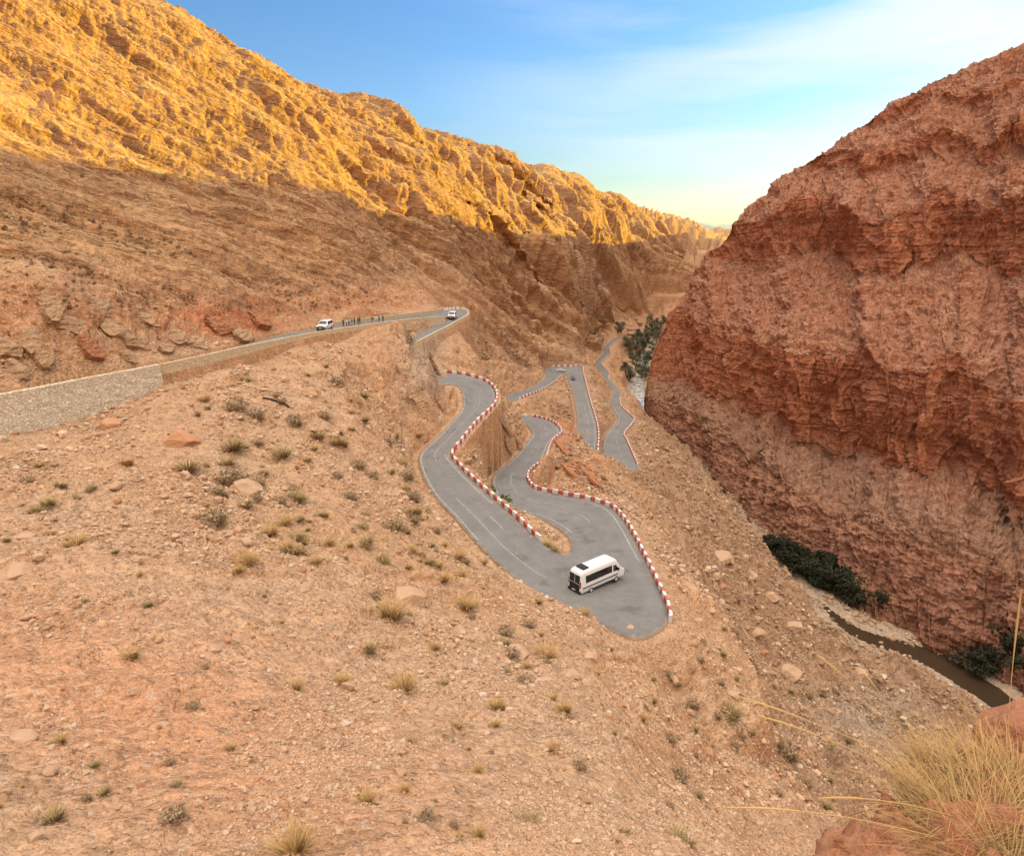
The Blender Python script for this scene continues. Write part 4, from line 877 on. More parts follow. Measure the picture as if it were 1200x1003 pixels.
def mat_stone(name="loose_stone", c1=(0.40, 0.23, 0.13), c2=(0.66, 0.48, 0.33), attr=True):
    t = NT(name); n = t.noise(4, 4, 0.7)
    if attr:
        a, b, c, d = t.attr("zone"); col = t.mix(a, c1, c2); col = t.mix(t.math('GREATER_THAN', b, 0.93), col, (0.62, 0.50, 0.38))
    else:
        col = t.mix(t.ramp(t.noise(0.8, 5), [(0.35, 0.0), (0.65, 1.0)]), c1, c2)
    return t.out(t.mix(t.ramp(n, [(0.35, 0.0), (0.7, 0.35)]), col, tuple(0.7 * v for v in c1)), 0.92, t.bump(n, 0.05, 0.7))
gr2 = link("rubble", build_gravel(70000, 6, 95, 300, -8, 40, 0.0015, 0.9), mat_stone("gorge_rubble", (0.30, 0.19, 0.115), (0.46, 0.32, 0.21))); tag(gr2, "brown broken rubble covering the gorge side below the bends", kind="stuff")
gr3 = link("pebbles", build_gravel(90000, 7, 10, 34, -40, 34, 0.00105, 0.2), mat_stone("pebble_stone", (0.44, 0.26, 0.15), (0.68, 0.50, 0.34))); tag(gr3, "fine tan pebbles over the reddish soil nearest the viewer", kind="stuff")
gr = link("gravel", build_gravel(), mat_stone()); tag(gr, "small tan stones strewn over the whole near slope", kind="stuff")
# ------------------------------------------------------------------ plants
def leaf_mat(name, c1, c2, rough=0.8, foot_col=None):
    t = NT(name); a, b, c, d = t.attr("zone")
    col = t.mix(a, c1, c2)
    if foot_col: col = t.mix(b, col, foot_col)  # darker towards the foot of each blade
    return t.out(col, rough)
def blades(bm_lists, base, n, rad, hgt, wid, rg, lean=0.7, curl=0.5, segs=3, tone=(0, 1)):
    """curved narrow blades growing from a small disc"""
    V, F, C = bm_lists
    for _ in range(n):
        a = rg.uniform(0, 2 * math.pi); rr = rad * math.sqrt(rg.random()); L = hgt * rg.uniform(0.55, 1.1)
        p = np.array([base[0] + rr * math.cos(a) * 0.5, base[1] + rr * math.sin(a) * 0.5, base[2]])
        b = a + rg.uniform(-0.6, 0.6); out = np.array([math.cos(b), math.sin(b), 0]); th = lean * (0.25 + 0.75 * rr / max(rad, 1e-6)) * rg.uniform(0.6, 1.3)
        side = np.array([-out[1], out[0], 0]); k0 = len(V); t = rg.uniform(*tone)
        for s in range(segs + 1):
            f = s / segs; w = wid * (1 - f) ** 0.7
            V.append(p - side * w); V.append(p + side * w); C.append((t, max(0, 1 - 2.2 * f) * rg.uniform(0.5, 1), 0, 1)); C.append(C[-1])
            ang = th + curl * f; p = p + (out * math.sin(ang) + np.array([0, 0, 1]) * math.cos(ang)) * (L / segs)
        for s in range(segs): F.append((k0 + 2 * s, k0 + 2 * s + 1, k0 + 2 * s + 3, k0 + 2 * s + 2))
def clumps(bm_lists, centre, radii, n, size, rg, tone=(0, 1), shell=0.55):
    """many small leaf faces spread unevenly through a rounded volume"""
    V, F, C = bm_lists
    for _ in range(n):
        d = np.array([rg.gauss(0, 1) for _ in range(3)]); d /= np.linalg.norm(d); q = (shell + (1 - shell) * rg.random()) * rg.uniform(0.8, 1.05)
        p = np.array(centre) + d * np.array(radii) * q
        u = np.array([rg.gauss(0, 1) for _ in range(3)]); u /= np.linalg.norm(u); v = np.cross(u, d); nv = np.linalg.norm(v)
        if nv < 1e-3: continue
        v /= nv; s = size * rg.uniform(0.5, 1.3); k = len(V); t = rg.uniform(*tone)
        V += [p - u * s, p - v * s * 0.45, p + u * s, p + v * s * 0.45]; C += [(t, 0, 0, 1)] * 4; F.append((k, k + 1, k + 2, k + 3))
def from_lists(name, L, mat):
    me = raw_mesh(name, np.array(L[0]), np.array(L[1]), False); color_attr(me, "zone", np.array(L[2])); me.materials.append(mat); return me
def tube(L, pts, rads, n=6, tone=0.5):
    V, F, C = L; k0 = len(V); m = len(pts)
    for i, (p, r) in enumerate(zip(pts, rads)):
        p = np.array(p, float); d = np.array(pts[min(i + 1, m - 1)], float) - np.array(pts[max(i - 1, 0)], float); d /= max(np.linalg.norm(d), 1e-9)
        a = np.cross(d, [0.31, 0.17, 0.93] if abs(d[2]) < 0.9 else [1, 0, 0]); a /= np.linalg.norm(a); b = np.cross(d, a)
        for j in range(n):
            th = 2 * math.pi * j / n; V.append(p + (a * math.cos(th) + b * math.sin(th)) * r); C.append((tone, 0, 0, 1))
    for i in range(m - 1):
        for j in range(n): F.append((k0 + i * n + j, k0 + i * n + (j + 1) % n, k0 + (i + 1) * n + (j + 1) % n, k0 + (i + 1) * n + j))
M_STRAW = leaf_mat("dry_straw", (0.38, 0.23, 0.085), (0.56, 0.37, 0.15), foot_col=(0.15, 0.085, 0.04))
M_TWIG = leaf_mat("grey_twigs", (0.26, 0.185, 0.11), (0.42, 0.305, 0.185), foot_col=(0.13, 0.085, 0.05))
M_OLIVE = leaf_mat("olive_tuft", (0.31, 0.22, 0.10), (0.48, 0.35, 0.175), foot_col=(0.13, 0.095, 0.05))
M_GREEN = leaf_mat("fresh_leaves", (0.06, 0.11, 0.025), (0.12, 0.18, 0.05))
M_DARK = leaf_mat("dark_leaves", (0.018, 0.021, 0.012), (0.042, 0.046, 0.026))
M_TREE = leaf_mat("grey_green_leaves", (0.10, 0.115, 0.075), (0.20, 0.21, 0.145))
M_SCRUB = leaf_mat("brown_scrub", (0.16, 0.10, 0.055), (0.26, 0.17, 0.095))
M_BARK = simple("bark", (0.14, 0.10, 0.07))
def shrub_mesh(kind, seed):
    rg = random.Random(seed); L = ([], [], [])
    if kind == 'straw': blades(L, (0, 0, -0.05), 150, 0.30, 0.62, 0.014, rg, 0.9, 0.7)
    elif kind == 'olive':
        for q in range(3): blades(L, (rg.uniform(-.22, .22), rg.uniform(-.22, .22), -0.05), 70, 0.28, 0.5, 0.016, rg, 1.0, 0.6)
    elif kind == 'twig':
        blades(L, (0, 0, -0.05), 120, 0.42, 0.44, 0.013, rg, 1.2, 0.2, 2)
        clumps(L, (0, 0, 0.2), (0.44, 0.42, 0.24), 260, 0.05, rg, shell=0.3)
    elif kind == 'green':
        blades(L, (0, 0, 0), 40, 0.3, 0.5, 0.02, rg, 0.9, 0.3, 2); clumps(L, (0, 0, 0.35), (0.55, 0.5, 0.36), 420, 0.07, rg, shell=0.2)
    return L
SH = {}
for kd, mt in (('straw', M_STRAW), ('olive', M_OLIVE), ('twig', M_TWIG), ('green', M_GREEN)):
    SH[kd] = [from_lists({'straw': 'grass_tuft', 'olive': 'grass_tuft', 'twig': 'dry_shrub', 'green': 'green_bush'}[kd], shrub_mesh(kd, 50 + i), mt) for i in range(3)]
NM = {'straw': ('grass_tuft', 'grass tuft'), 'olive': ('grass_tuft', 'grass tuft'), 'twig': ('dry_shrub', 'shrub'), 'green': ('green_bush', 'bush')}
RG = random.Random(77)
def place(kind, P, size, label, group=None, sq=1.0):
    nm, cat = NM[kind]
    o = bpy.data.objects.new(nm, RG.choice(SH[kind])); S.collection.objects.link(o)
    o.location = (P[0], P[1], P[2] + ZC - 0.02 * size); o.rotation_euler = (RG.uniform(-.15, .15), RG.uniform(-.15, .15), RG.uniform(0, 6.28)); o.scale = (size, size, size * sq)
    return tag(o, label, cat, group)
def size_for(P, wpx, unit=1.1):
    """scale so that the plant shows about wpx pixels wide"""
    return wpx * math.sqrt(P[0] ** 2 + P[1] ** 2 + P[2] ** 2) / F_PX / unit
# named plants: px, py of the foot, width in px, kind, label
NAMED = [(459, 722, 56, 'straw', "widest straw-yellow tuft on the near slope, below the big tan boulder"), (546, 712, 36, 'straw', "straw tuft standing alone midway between the big boulder and the minibus"),
 (474, 808, 42, 'straw', "round straw tuft in the middle of the near slope, below the stony band"), (592, 745, 36, 'twig', "brown twiggy shrub above a low outcrop on the lower near slope"),
 (600, 770, 34, 'twig', "twiggy shrub tucked against the low outcrop"), (662, 833, 30, 'straw', "small upright straw tuft low on the near slope"), (346, 808, 30, 'straw', "pale straw tuft on the bare reddish soil of the near slope"),
 (684, 722, 26, 'straw', "bright straw tuft at the asphalt edge behind the minibus"), (716, 738, 18, 'straw', "little straw tuft where the asphalt corner meets the slope"),
 (795, 912, 36, 'twig', "brown shrub in the dry gully, lower of two"), (785, 868, 26, 'twig', "brown shrub in the dry gully, upper of two"), (729, 975, 28, 'olive', "olive tuft at the bottom edge left of the gully"),
 (803, 985, 36, 'olive', "big olive tuft at the bottom edge beside the gully"), (344, 1000, 66, 'straw', "large straw tuft cut by the bottom edge of the picture"), (205, 960, 40, 'twig', "dark tuft among pale stones near the bottom edge"),
 (588, 592, 30, 'green', "bright green bush behind the striped parapet"), (577, 584, 18, 'green', "smaller green bush at the upper end of the parapet bush"), (641, 640, 20, 'olive', "upper olive tuft on the hairpin island"),
 (648, 645, 22, 'olive', "lower olive tuft at the tip of the hairpin island"), (925, 888, 34, 'twig', "brown shrub right of the gully above the long grass stalks"), (855, 838, 34, 'olive', "dark olive tuft on the gorge side slope"),
 (812, 828, 28, 'twig', "grey shrub on the gorge side, next to the dark olive tuft")]
PP = seen([n[:2] for n in NAMED]); PP[15] = pt(587, 596, d=46.2); PP[16] = pt(576, 580, d=45.6)
for n, P in zip(NAMED, PP): place(n[3], P, size_for(P, n[2]), n[4])
# the many tufts and shrubs of the slope above the hairpin, as they are seen
SPOTS = [(345, 497, 40), (270, 525, 22), (215, 553, 34), (273, 560, 26), (308, 556, 26), (302, 520, 24), (332, 590, 34), (253, 612, 26), (372, 512, 26), (330, 535, 26), (345, 575, 26), (395, 520, 20), (360, 540, 24), (420, 548, 20), (450, 660, 30), (436, 560, 22), (485, 612, 26), (483, 585, 24),
 (462, 622, 24), (395, 560, 22), (350, 632, 24), (410, 585, 22), (300, 585, 20), (255, 580, 20), (318, 625, 22), (375, 605, 20), (300, 490, 22), (380, 490, 18), (330, 472, 16), (222, 442, 18), (255, 432, 20), (240, 470, 14), (150, 545, 20), (70, 570, 24), (105, 575, 18), (290, 448, 16), (360, 440, 16),
 (410, 470, 20), (430, 500, 18), (455, 520, 20), (470, 545, 18), (395, 450, 16), (345, 650, 20), (370, 660, 22), (290, 660, 18), (410, 640, 22), (500, 660, 22), (520, 680, 20), (540, 675, 16), (505, 640, 16), (440, 700, 18), (620, 735, 18), (640, 770, 20), (565, 690, 16), (615, 800, 20), (580, 830, 16), (700, 790, 18), (480, 870, 14), (560, 905, 14),
 (270, 878, 18), (200, 895, 16), (70, 870, 20), (155, 770, 14), (100, 705, 14), (90, 640, 26), (40, 600, 14), (165, 660, 12), (510, 760, 16), (400, 800, 18), (430, 760, 14), (330, 730, 16), (520, 800, 14), (225, 830, 16), (120, 930, 16), (60, 960, 18), (500, 960, 16), (430, 940, 20), (620, 960, 16), (680, 900, 18), (560, 980, 18), (720, 860, 16), (650, 880, 14),
 (495, 560, 16), (478, 560, 16), (500, 600, 16), (520, 640, 16), (545, 660, 16)]
def jitter(l, n, amt):
    out = []
    for _ in range(n):
        a = RG.choice(l); out.append((a[0] + RG.gauss(0, amt), a[1] + RG.gauss(0, amt * 0.7), a[2] * RG.uniform(0.4, 0.75)))
    return out
spots = SPOTS + [s for s in jitter(SPOTS, 140, 34) if s[1] > 415]
PP = seen([s[:2] for s in spots]); _, _, Dr, _, _, _ = road_bounds(PP[:, 0], PP[:, 1])
for s, P, d in zip(spots, PP, Dr):
    if d < 0.7: continue
    k = RG.choices(['olive', 'twig', 'straw'], [0.45, 0.3, 0.25] if s[1] < 640 else [0.2, 0.35, 0.45])[0]
    place(k, P, RG.choice((0.8, 1.1, 1.4, 1.5, 1.9)) * size_for(P, s[2]), {'olive': "small olive tuft scattered on the stony slope below the stone wall", 'twig': "small brown twiggy shrub scattered on the stony slope", 'straw': "small straw tuft scattered on the stony slope"}[k],
          {'olive': "olive tufts on the near slope", 'twig': "twiggy shrubs on the near slope", 'straw': "straw tufts on the near slope"}[k])
# gorge side and the ground between the lower bends
G2 = []
while len(G2) < 62:
    x, y = RG.uniform(735, 1010), RG.uniform(580, 950)
    if y > 560 + (x - 735) * 0.62 and y < 1000 and not (x < 790 and y < 735): G2.append((x, y, RG.uniform(7, 15) * (0.6 + (y - 560) / 400)))
for _ in range(44):
    x, y = RG.choice([(640, 478), (650, 465), (705, 480), (600, 500), (575, 505), (700, 545), (760, 540), (785, 560), (735, 420), (700, 440), (560, 415), (590, 425), (560, 390), (620, 415), (690, 500)]); G2.append((x + RG.gauss(0, 14), y + RG.gauss(0, 9), RG.uniform(3.5, 7)))
PP = seen([s[:2] for s in G2]); _, _, Dr, _, _, _ = road_bounds(PP[:, 0], PP[:, 1])
for s, P, d in zip(G2, PP, Dr):
    if d < 1.2: continue
    k = RG.choices(['olive', 'twig'], [0.4, 0.6])[0]
    place(k, P, min(size_for(P, s[2]), 3.0), {'olive': "dull olive tuft among the rocks on the gorge side", 'twig': "dark twiggy shrub among the rocks on the gorge side"}[k], {'olive': "tufts on the gorge side", 'twig': "shrubs on the gorge side"}[k])

# shrubs too many to count on the far mountain side and the red massif: one object each
def speckle(name, label, pts, smin, smax, seed, mat):
    rg = random.Random(seed); L = ([], [], [])
    for P in pts:
        s = rg.uniform(smin, smax); q = ([], [], []); clumps(q, (0, 0, 0.28), (0.5, 0.5, 0.36), 26, 0.2, rg, shell=0.4)
        k = len(L[0]); L[0].extend([v * s + np.array([P[0], P[1], P[2] + ZC]) for v in q[0]]); L[1].extend([tuple(i + k for i in f) for f in q[1]]); L[2].extend(q[2])
    o = link(name, from_lists(name, L, mat)); return tag(o, label, kind="stuff")
far = []
while len(far) < 1500:
    x, y = RG.uniform(0, 690), RG.uniform(200, 415)
    if y > 190 + 0.2 * x and y < (365 if x < 330 else 430 - 0.17 * x): far.append((x, y))
PF = seen(far, 500, 40, 900); _, _, Dr, _, _, _ = road_bounds(PF[:, 0], PF[:, 1]); PF = PF[Dr > 2]
speckle("scrub", "low brown scrub dotted all over the shaded mountain side", PF, 0.45, 1.0, 9, M_SCRUB)
dgx = bpy.context.evaluated_depsgraph_get(); hill = bpy.data.objects["hill"]; hp = []
from mathutils.bvhtree import BVHTree
hv = np.empty(len(hill.data.vertices) * 3, np.float32); hill.data.vertices.foreach_get("co", hv); hv = hv.reshape(-1, 3)
nvh = MROW + 70; cols = len(hv) // nvh; HV = hv.reshape(cols, nvh, 3)
rr_ = np.random.default_rng(4)
while len(hp) < 620:
    i = int(rr_.integers(20, cols - 30)); j = int(rr_.integers(25, MROW - 8)); p = HV[i, j]
    n = np.cross(HV[i + 2, j] - HV[i - 2, j], HV[i, j + 3] - HV[i, j - 3]); nz = abs(n[2]) / max(np.linalg.norm(n), 1e-9)
    if nz > 0.5 and rr_.random() < nz: hp.append((p[0], p[1], p[2] - ZC))
speckle("scrub", "dark scrub on the ledges of the red massif across the gorge", hp, 0.7, 1.7, 10, M_SCRUB)

# trees of the valley floor and the dark bushes by the river
def tree_meshes(seed, tall=1.0, leaf=M_TREE, n=1500):
    rg = random.Random(seed); L = ([], [], []); T = ([], [], [])
    H = 8.0 * tall; tube(T, [(0, 0, -0.3), (0.1, 0.05, H * 0.25), (rg.uniform(-.3, .3), rg.uniform(-.3, .3), H * 0.55), (rg.uniform(-.4, .4), rg.uniform(-.4, .4), H * 0.85)], [0.28, 0.22, 0.14, 0.04])
    for k in range(9):
        a = rg.uniform(0, 6.28); z = H * rg.uniform(0.25, 0.9); R = H * 0.24 * (1.1 - abs(z / H - 0.5)); c_ = (math.cos(a) * R * rg.uniform(0.3, 1), math.sin(a) * R * rg.uniform(0.3, 1), z)
        tube(T, [(0.05, 0.05, z - H * 0.15), c_], [0.09, 0.03], 5)
        s = H * rg.uniform(0.13, 0.21); lo = rg.uniform(0, 0.5); clumps(L, c_, (s, s, s * 1.15), n // 9, 0.30, rg, (lo, lo + 0.5), 0.35)
    return from_lists("crown", L, leaf), from_lists("trunk", T, M_BARK)
TM = [tree_meshes(20 + i, 1 + 0.15 * (i % 3)) for i in range(4)]
TREES = [(752, 442), (745, 433), (756, 432), (741, 424), (750, 422), (760, 424), (738, 415), (746, 413), (755, 412), (764, 413), (735, 408), (743, 404), (751, 404), (760, 404), (769, 404), (748, 397), (756, 396), (764, 396), (771, 396), (757, 390), (765, 389), (773, 388), (761, 384), (769, 383), (777, 381), (724, 391), (728, 389), (733, 437), (737, 447), (765, 432), (760, 445)]
PT = seen(TREES)
tlab = ["grey-green poplar with a rounded crown in the valley grove", "taller grey-green poplar in the valley grove", "slim grey-green tree in the valley grove", "dusty green tree in the valley grove"]
for i, P in enumerate(PT):
    cr, tr = TM[i % 4]
    e = bpy.data.objects.new("valley_tree", None); S.collection.objects.link(e); e.location = (P[0], P[1], P[2] + ZC); s = size_for(P, RG.uniform(13, 18), 4.6); s = min(max(s, 0.7), 2.2)
    s *= 0.85; e.scale = (s, s, s * RG.uniform(0.6, 0.85)); e.rotation_euler = (0, 0, RG.uniform(0, 6.28)); tag(e, "dusty grey-green tree of the dense grove on the valley floor", "tree", "trees of the valley grove")
    for nm, me in (("crown", cr), ("trunk", tr)): link(nm, me, None, e)
def bush_meshes(seed):
    rg = random.Random(seed); L = ([], [], []); T = ([], [], [])
    for k in range(8):
        a = rg.uniform(0, 6.28); c_ = (math.cos(a) * rg.uniform(0.2, 1.7), math.sin(a) * rg.uniform(0.2, 1.7), rg.uniform(0.7, 2.4)); tube(T, [(0, 0, -0.4), (c_[0] * 0.5, c_[1] * 0.5, c_[2] * 0.6), c_], [0.12, 0.08, 0.02], 5)
        s = rg.uniform(0.6, 1.1); lo = rg.uniform(0, 0.5); clumps(L, c_, (s, s, s), 230, 0.17, rg, (lo, lo + 0.5), 0.3)
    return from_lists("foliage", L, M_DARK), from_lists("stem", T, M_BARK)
BM = [bush_meshes(40 + i) for i in range(3)]
def riv_pt(px, py, off=0.0):
    x, f, z = ray(px, py); k = np.argmin([abs(project(*p[:3])[0] - px) + abs(project(*p[:3])[1] - py) for p in RIVS]); t = -RIVS[k, 2] / -z if False else RIVS[k, 2] / z
    return np.array([x * t, f * t, RIVS[k, 2]])
BUSH = [(897, 645, 22), (908, 652, 26), (920, 660, 28), (932, 668, 32), (945, 676, 32), (958, 682, 30), (968, 690, 34), (980, 697, 36), (993, 702, 38), (1005, 710, 38), (1016, 716, 34), (985, 678, 36), (998, 684, 34), (970, 672, 28), (950, 664, 24),
        (1160, 772, 36), (1172, 782, 44), (1188, 790, 50), (1150, 788, 34), (1196, 772, 44), (853, 600, 12), (846, 580, 10)]
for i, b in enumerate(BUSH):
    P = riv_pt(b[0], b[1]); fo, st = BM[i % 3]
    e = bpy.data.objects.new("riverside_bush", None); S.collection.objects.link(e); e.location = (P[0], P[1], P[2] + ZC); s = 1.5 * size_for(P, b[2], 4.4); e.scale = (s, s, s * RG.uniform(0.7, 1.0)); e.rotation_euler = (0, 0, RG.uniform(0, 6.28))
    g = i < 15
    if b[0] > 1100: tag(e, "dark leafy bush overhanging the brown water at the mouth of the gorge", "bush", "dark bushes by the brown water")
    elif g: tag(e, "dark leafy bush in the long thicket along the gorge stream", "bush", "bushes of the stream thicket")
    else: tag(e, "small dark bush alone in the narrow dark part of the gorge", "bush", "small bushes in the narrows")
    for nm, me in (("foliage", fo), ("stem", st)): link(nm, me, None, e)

# ------------------------------------------------------------------ boulders
M_BLD = mat_stone("tan_boulder", (0.46, 0.29, 0.18), (0.56, 0.39, 0.26), False); M_BLR = mat_stone("red_boulder", (0.46, 0.23, 0.12), (0.54, 0.31, 0.18), False)
def boulder_mesh(seed, mat, sub=4):
    bm = bmesh.new(); bmesh.ops.create_icosphere(bm, subdivisions=sub, radius=0.5); rg = np.random.default_rng(seed); P = np.array([v.co[:] for v in bm.verts])
    for _ in range(16):
        d = rg.normal(size=3); d /= np.linalg.norm(d); lim = rg.uniform(0.30, 0.47); k = P @ d; P = P - np.outer(np.maximum(k - lim, 0), d)
    P = P * (1 + 0.10 * noise3(P[:, 0] * 4 + seed, P[:, 1] * 4, P[:, 2] * 4, seed) + 0.06 * noise3(P[:, 0] * 11 + seed, P[:, 1] * 11, P[:, 2] * 11, seed))[:, None]
    for v, p in zip(bm.verts, P): v.co = p
    me = bpy.data.meshes.new("boulder"); bm.to_mesh(me); bm.free(); me.materials.append(mat); return me
BMS = [boulder_mesh(60 + i, M_BLD) for i in range(5)]; BMR = [boulder_mesh(70 + i, M_BLR) for i in range(3)]
BLD = [(474, 704, 56, 0, "biggest tan boulder on the near slope, above the widest tuft"), (286, 576, 40, 0, "pale flat boulder among shrubs on the upper near slope"), (212, 518, 44, 1, "long orange boulder on the slope below the road wall"),
 (128, 499, 30, 1, "orange boulder just under the pale stone wall"), (604, 768, 40, 0, "low tan outcrop block between two twiggy shrubs"), (20, 672, 34, 0, "pale broken boulder at the edge of the slope below the stone wall"), (30, 630, 20, 0, "small pale boulder above the broken pale one"),
 (28, 865, 26, 0, "pale boulder on the reddish soil at the picture's edge"), (668, 790, 24, 0, "tan boulder on the lower slope toward the gully"), (690, 770, 22, 0, "tan boulder below the asphalt corner"), (737, 737, 16, 0, "pale flat rock at the asphalt corner"),
 (808, 690, 22, 0, "pale rock on the slope outside the hairpin parapet"), (842, 655, 30, 0, "tan rock high on the gorge side slope"), (930, 735, 24, 0, "pale rock near the stream bank on the gorge side"), (905, 700, 20, 0, "small pale rock above the stream thicket"),
 (1010, 790, 22, 0, "grey-tan rock beside the gravel of the stream"), (925, 790, 30, 0, "jagged tan rock on the gorge side above the long grass stalks"), (500, 850, 16, 0, "small boulder alone on the bare soil"), (430, 640, 16, 1, "small orange boulder among the shrubs"),
 (355, 690, 14, 0, "pale stone block at the top of the gravel band"), (250, 760, 16, 0, "pale square stone in the middle of the slope"), (540, 740, 18, 0, "tan stone between the two yellow tufts"), (780, 700, 14, 0, "small stone near the end of the hairpin parapet")]
PP = seen([b[:2] for b in BLD])
for b, P in zip(BLD, PP):
    o = bpy.data.objects.new("boulder", RG.choice(BMR if b[3] else BMS)); S.collection.objects.link(o); s = size_for(P, b[2], 1.0)
    o.location = (P[0], P[1], P[2] + ZC + 0.05 * s); o.scale = (s, s * 0.8, s * 0.5); o.rotation_euler = (RG.uniform(-.3, .3), RG.uniform(-.3, .3), RG.uniform(-0.6, 0.6)); tag(o, b[4], "boulder")
mid = []
while len(mid) < 120:
    x, y = RG.uniform(0, 1010), RG.uniform(440, 1000)
    if (x < 470 or y > 700 or x > 800) and y > 560 + (x - 735) * 0.6: mid.append((x, y, RG.uniform(5, 13)))
PP = seen([b[:2] for b in mid]); _, _, Dr, _, _, _ = road_bounds(PP[:, 0], PP[:, 1])
for b, P, d in zip(mid, PP, Dr):
    if d < 1.5: continue
    o = bpy.data.objects.new("boulder", RG.choice(BMR if RG.random() < 0.2 else BMS)); S.collection.objects.link(o); s = size_for(P, b[2], 0.85)
    o.location = (P[0], P[1], P[2] + ZC + 0.1 * s); o.scale = (s, s * RG.uniform(0.6, 1), s * RG.uniform(0.5, 0.8)); o.rotation_euler = (RG.uniform(-.4, .4), RG.uniform(-.4, .4), RG.uniform(0, 6.28))
    tag(o, "small angular boulder lying loose on the slopes", "boulder", "small loose boulders")

# blocks and slabs of bedrock standing out of the road cuts and the spur
def ground_n(P, e=1.0):
    q = ground_at([P[0] + e, P[0] - e, P[0], P[0]], [P[1], P[1], P[1] + e, P[1] - e]); return Vector((-(q[0] - q[1]) / (2 * e), -(q[2] - q[3]) / (2 * e), 1)).normalized()
def mat_bedrock(name, a, b, c_):
    t = NT(name); n = t.noise(0.7, 6, 0.7); n2 = t.noise(3.2, 5, 0.7); geo = t.n.new("ShaderNodeNewGeometry"); v = t.n.new("ShaderNodeTexVoronoi"); v.inputs["Scale"].default_value = 0.9; t.l.new(t.scale(1, 1, 2.2, geo.outputs["Position"]), v.inputs["Vector"])
    n = t.noise(0.7, 6, 0.7, co=geo.outputs["Position"]); n2 = t.noise(3.2, 5, 0.7, co=geo.outputs["Position"])
    col = t.mix(t.ramp(n, [(0.35, 0.0), (0.65, 1.0)]), a, b); col = t.mix(t.ramp(n2, [(0.45, 0.0), (0.7, 0.7)]), col, c_)
    return t.out(col, 0.95, t.bump(t.math('MULTIPLY_ADD', n2, 0.35, t.math('MULTIPLY', v.outputs["Distance"], -0.55)), 1.0, 1.0))
M_SLAB = mat_bedrock("tan_slab", (0.47, 0.29, 0.165), (0.55, 0.37, 0.23), (0.42, 0.22, 0.115)); M_RSLAB = mat_bedrock("red_slab", (0.42, 0.175, 0.085), (0.47, 0.23, 0.12), (0.36, 0.13, 0.06))
def slab_mesh(seed, mat):
    bm = bmesh.new(); bmesh.ops.create_cube(bm, size=1.0); bmesh.ops.subdivide_edges(bm, edges=bm.edges[:], cuts=17, use_grid_fill=True); P = np.array([v.co[:] for v in bm.verts]); rg = np.random.default_rng(seed)
    for _ in range(9):
        d = rg.normal(size=3); d /= np.linalg.norm(d); lim = rg.uniform(0.36, 0.62); k = P @ d; P = P - np.outer(np.maximum(k - lim, 0), d)
    st = np.round(3 * noise3(P[:, 0] * 3 + seed, P[:, 1] * 3, P[:, 2] * 3, seed)) / 3
    P = P * (1 + 0.16 * st + 0.12 * np.round(2.5 * noise3(P[:, 0] * 7 + seed, P[:, 1] * 7, P[:, 2] * 7, seed)) / 2.5 + 0.07 * noise3(P[:, 0] * 15 + seed, P[:, 1] * 15, P[:, 2] * 15, seed))[:, None]
    for v, p in zip(bm.verts, P): v.co = p
    me = bpy.data.meshes.new("rock_slab"); bm.to_mesh(me); bm.free(); me.materials.append(mat); return me
SLT = [slab_mesh(80 + i, M_SLAB) for i in range(4)]; SLR = [slab_mesh(90 + i, M_RSLAB) for i in range(3)]
def slab(a, b, wpx, thick, mesh, label, group, nm="rock_slab"):
    A, B = seen([a, b]); d = Vector(B - A); Ln = d.length; M = (A + B) / 2; n = ground_n(M); x = d.normalized(); n = (n - x * n.dot(x)).normalized(); y = n.cross(x)
    o = bpy.data.objects.new(nm, mesh); S.collection.objects.link(o); w = wpx * np.linalg.norm(M) / F_PX
    o.matrix_world = Matrix.Translation((M[0], M[1], M[2] + ZC)) @ Matrix((x, y, n)).transposed().to_4x4() @ Matrix.Diagonal((Ln * RG.uniform(0.75, 1.1), w * RG.uniform(0.8, 1.2), thick, 1)); tag(o, label, "rock slab" if nm == "rock_slab" else "rock", group, "thing"); o.rotation_euler.rotate_axis("Z", RG.uniform(-0.25, 0.25) if nm == "rock_block" else 0.0)
for i, (a, b, w) in enumerate([((462, 388), (492, 428), 13), ((478, 386), (506, 424), 12), ((494, 398), (520, 438), 12), ((506, 416), (523, 444), 9), ((492, 428), (516, 470), 13), ((474, 416), (496, 456), 10), ((456, 410), (478, 446), 9), ((508, 462), (522, 488), 10), ((484, 458), (500, 490), 11), ((446, 392), (462, 416), 9)]):
    slab(a, b, w * 0.8, 0.9, SLT[i % 4], "pale tan rock slab tilted down the spur above the upper bend", "tilted slabs of the spur")
for i, (a, b, w) in enumerate([((650, 514), (678, 546), 8), ((660, 524), (694, 558), 9), ((676, 544), (706, 574), 7), ((656, 540), (684, 568), 8)]):
    slab(a, b, w, 0.8, SLR[i % 3], "dark red rock slab on the knoll inside the second bend", "red slabs of the knoll")
for i, (a, b, w) in enumerate([((584, 486), (600, 512), 9), ((596, 492), (612, 516), 9), ((590, 512), (600, 534), 9), ((604, 510), (616, 528), 8)]):
    slab(a, b, w * 0.9, 0.8, SLT[i % 4], "pale rock slab on the knob between the upper and second bends", "pale slabs between the bends")
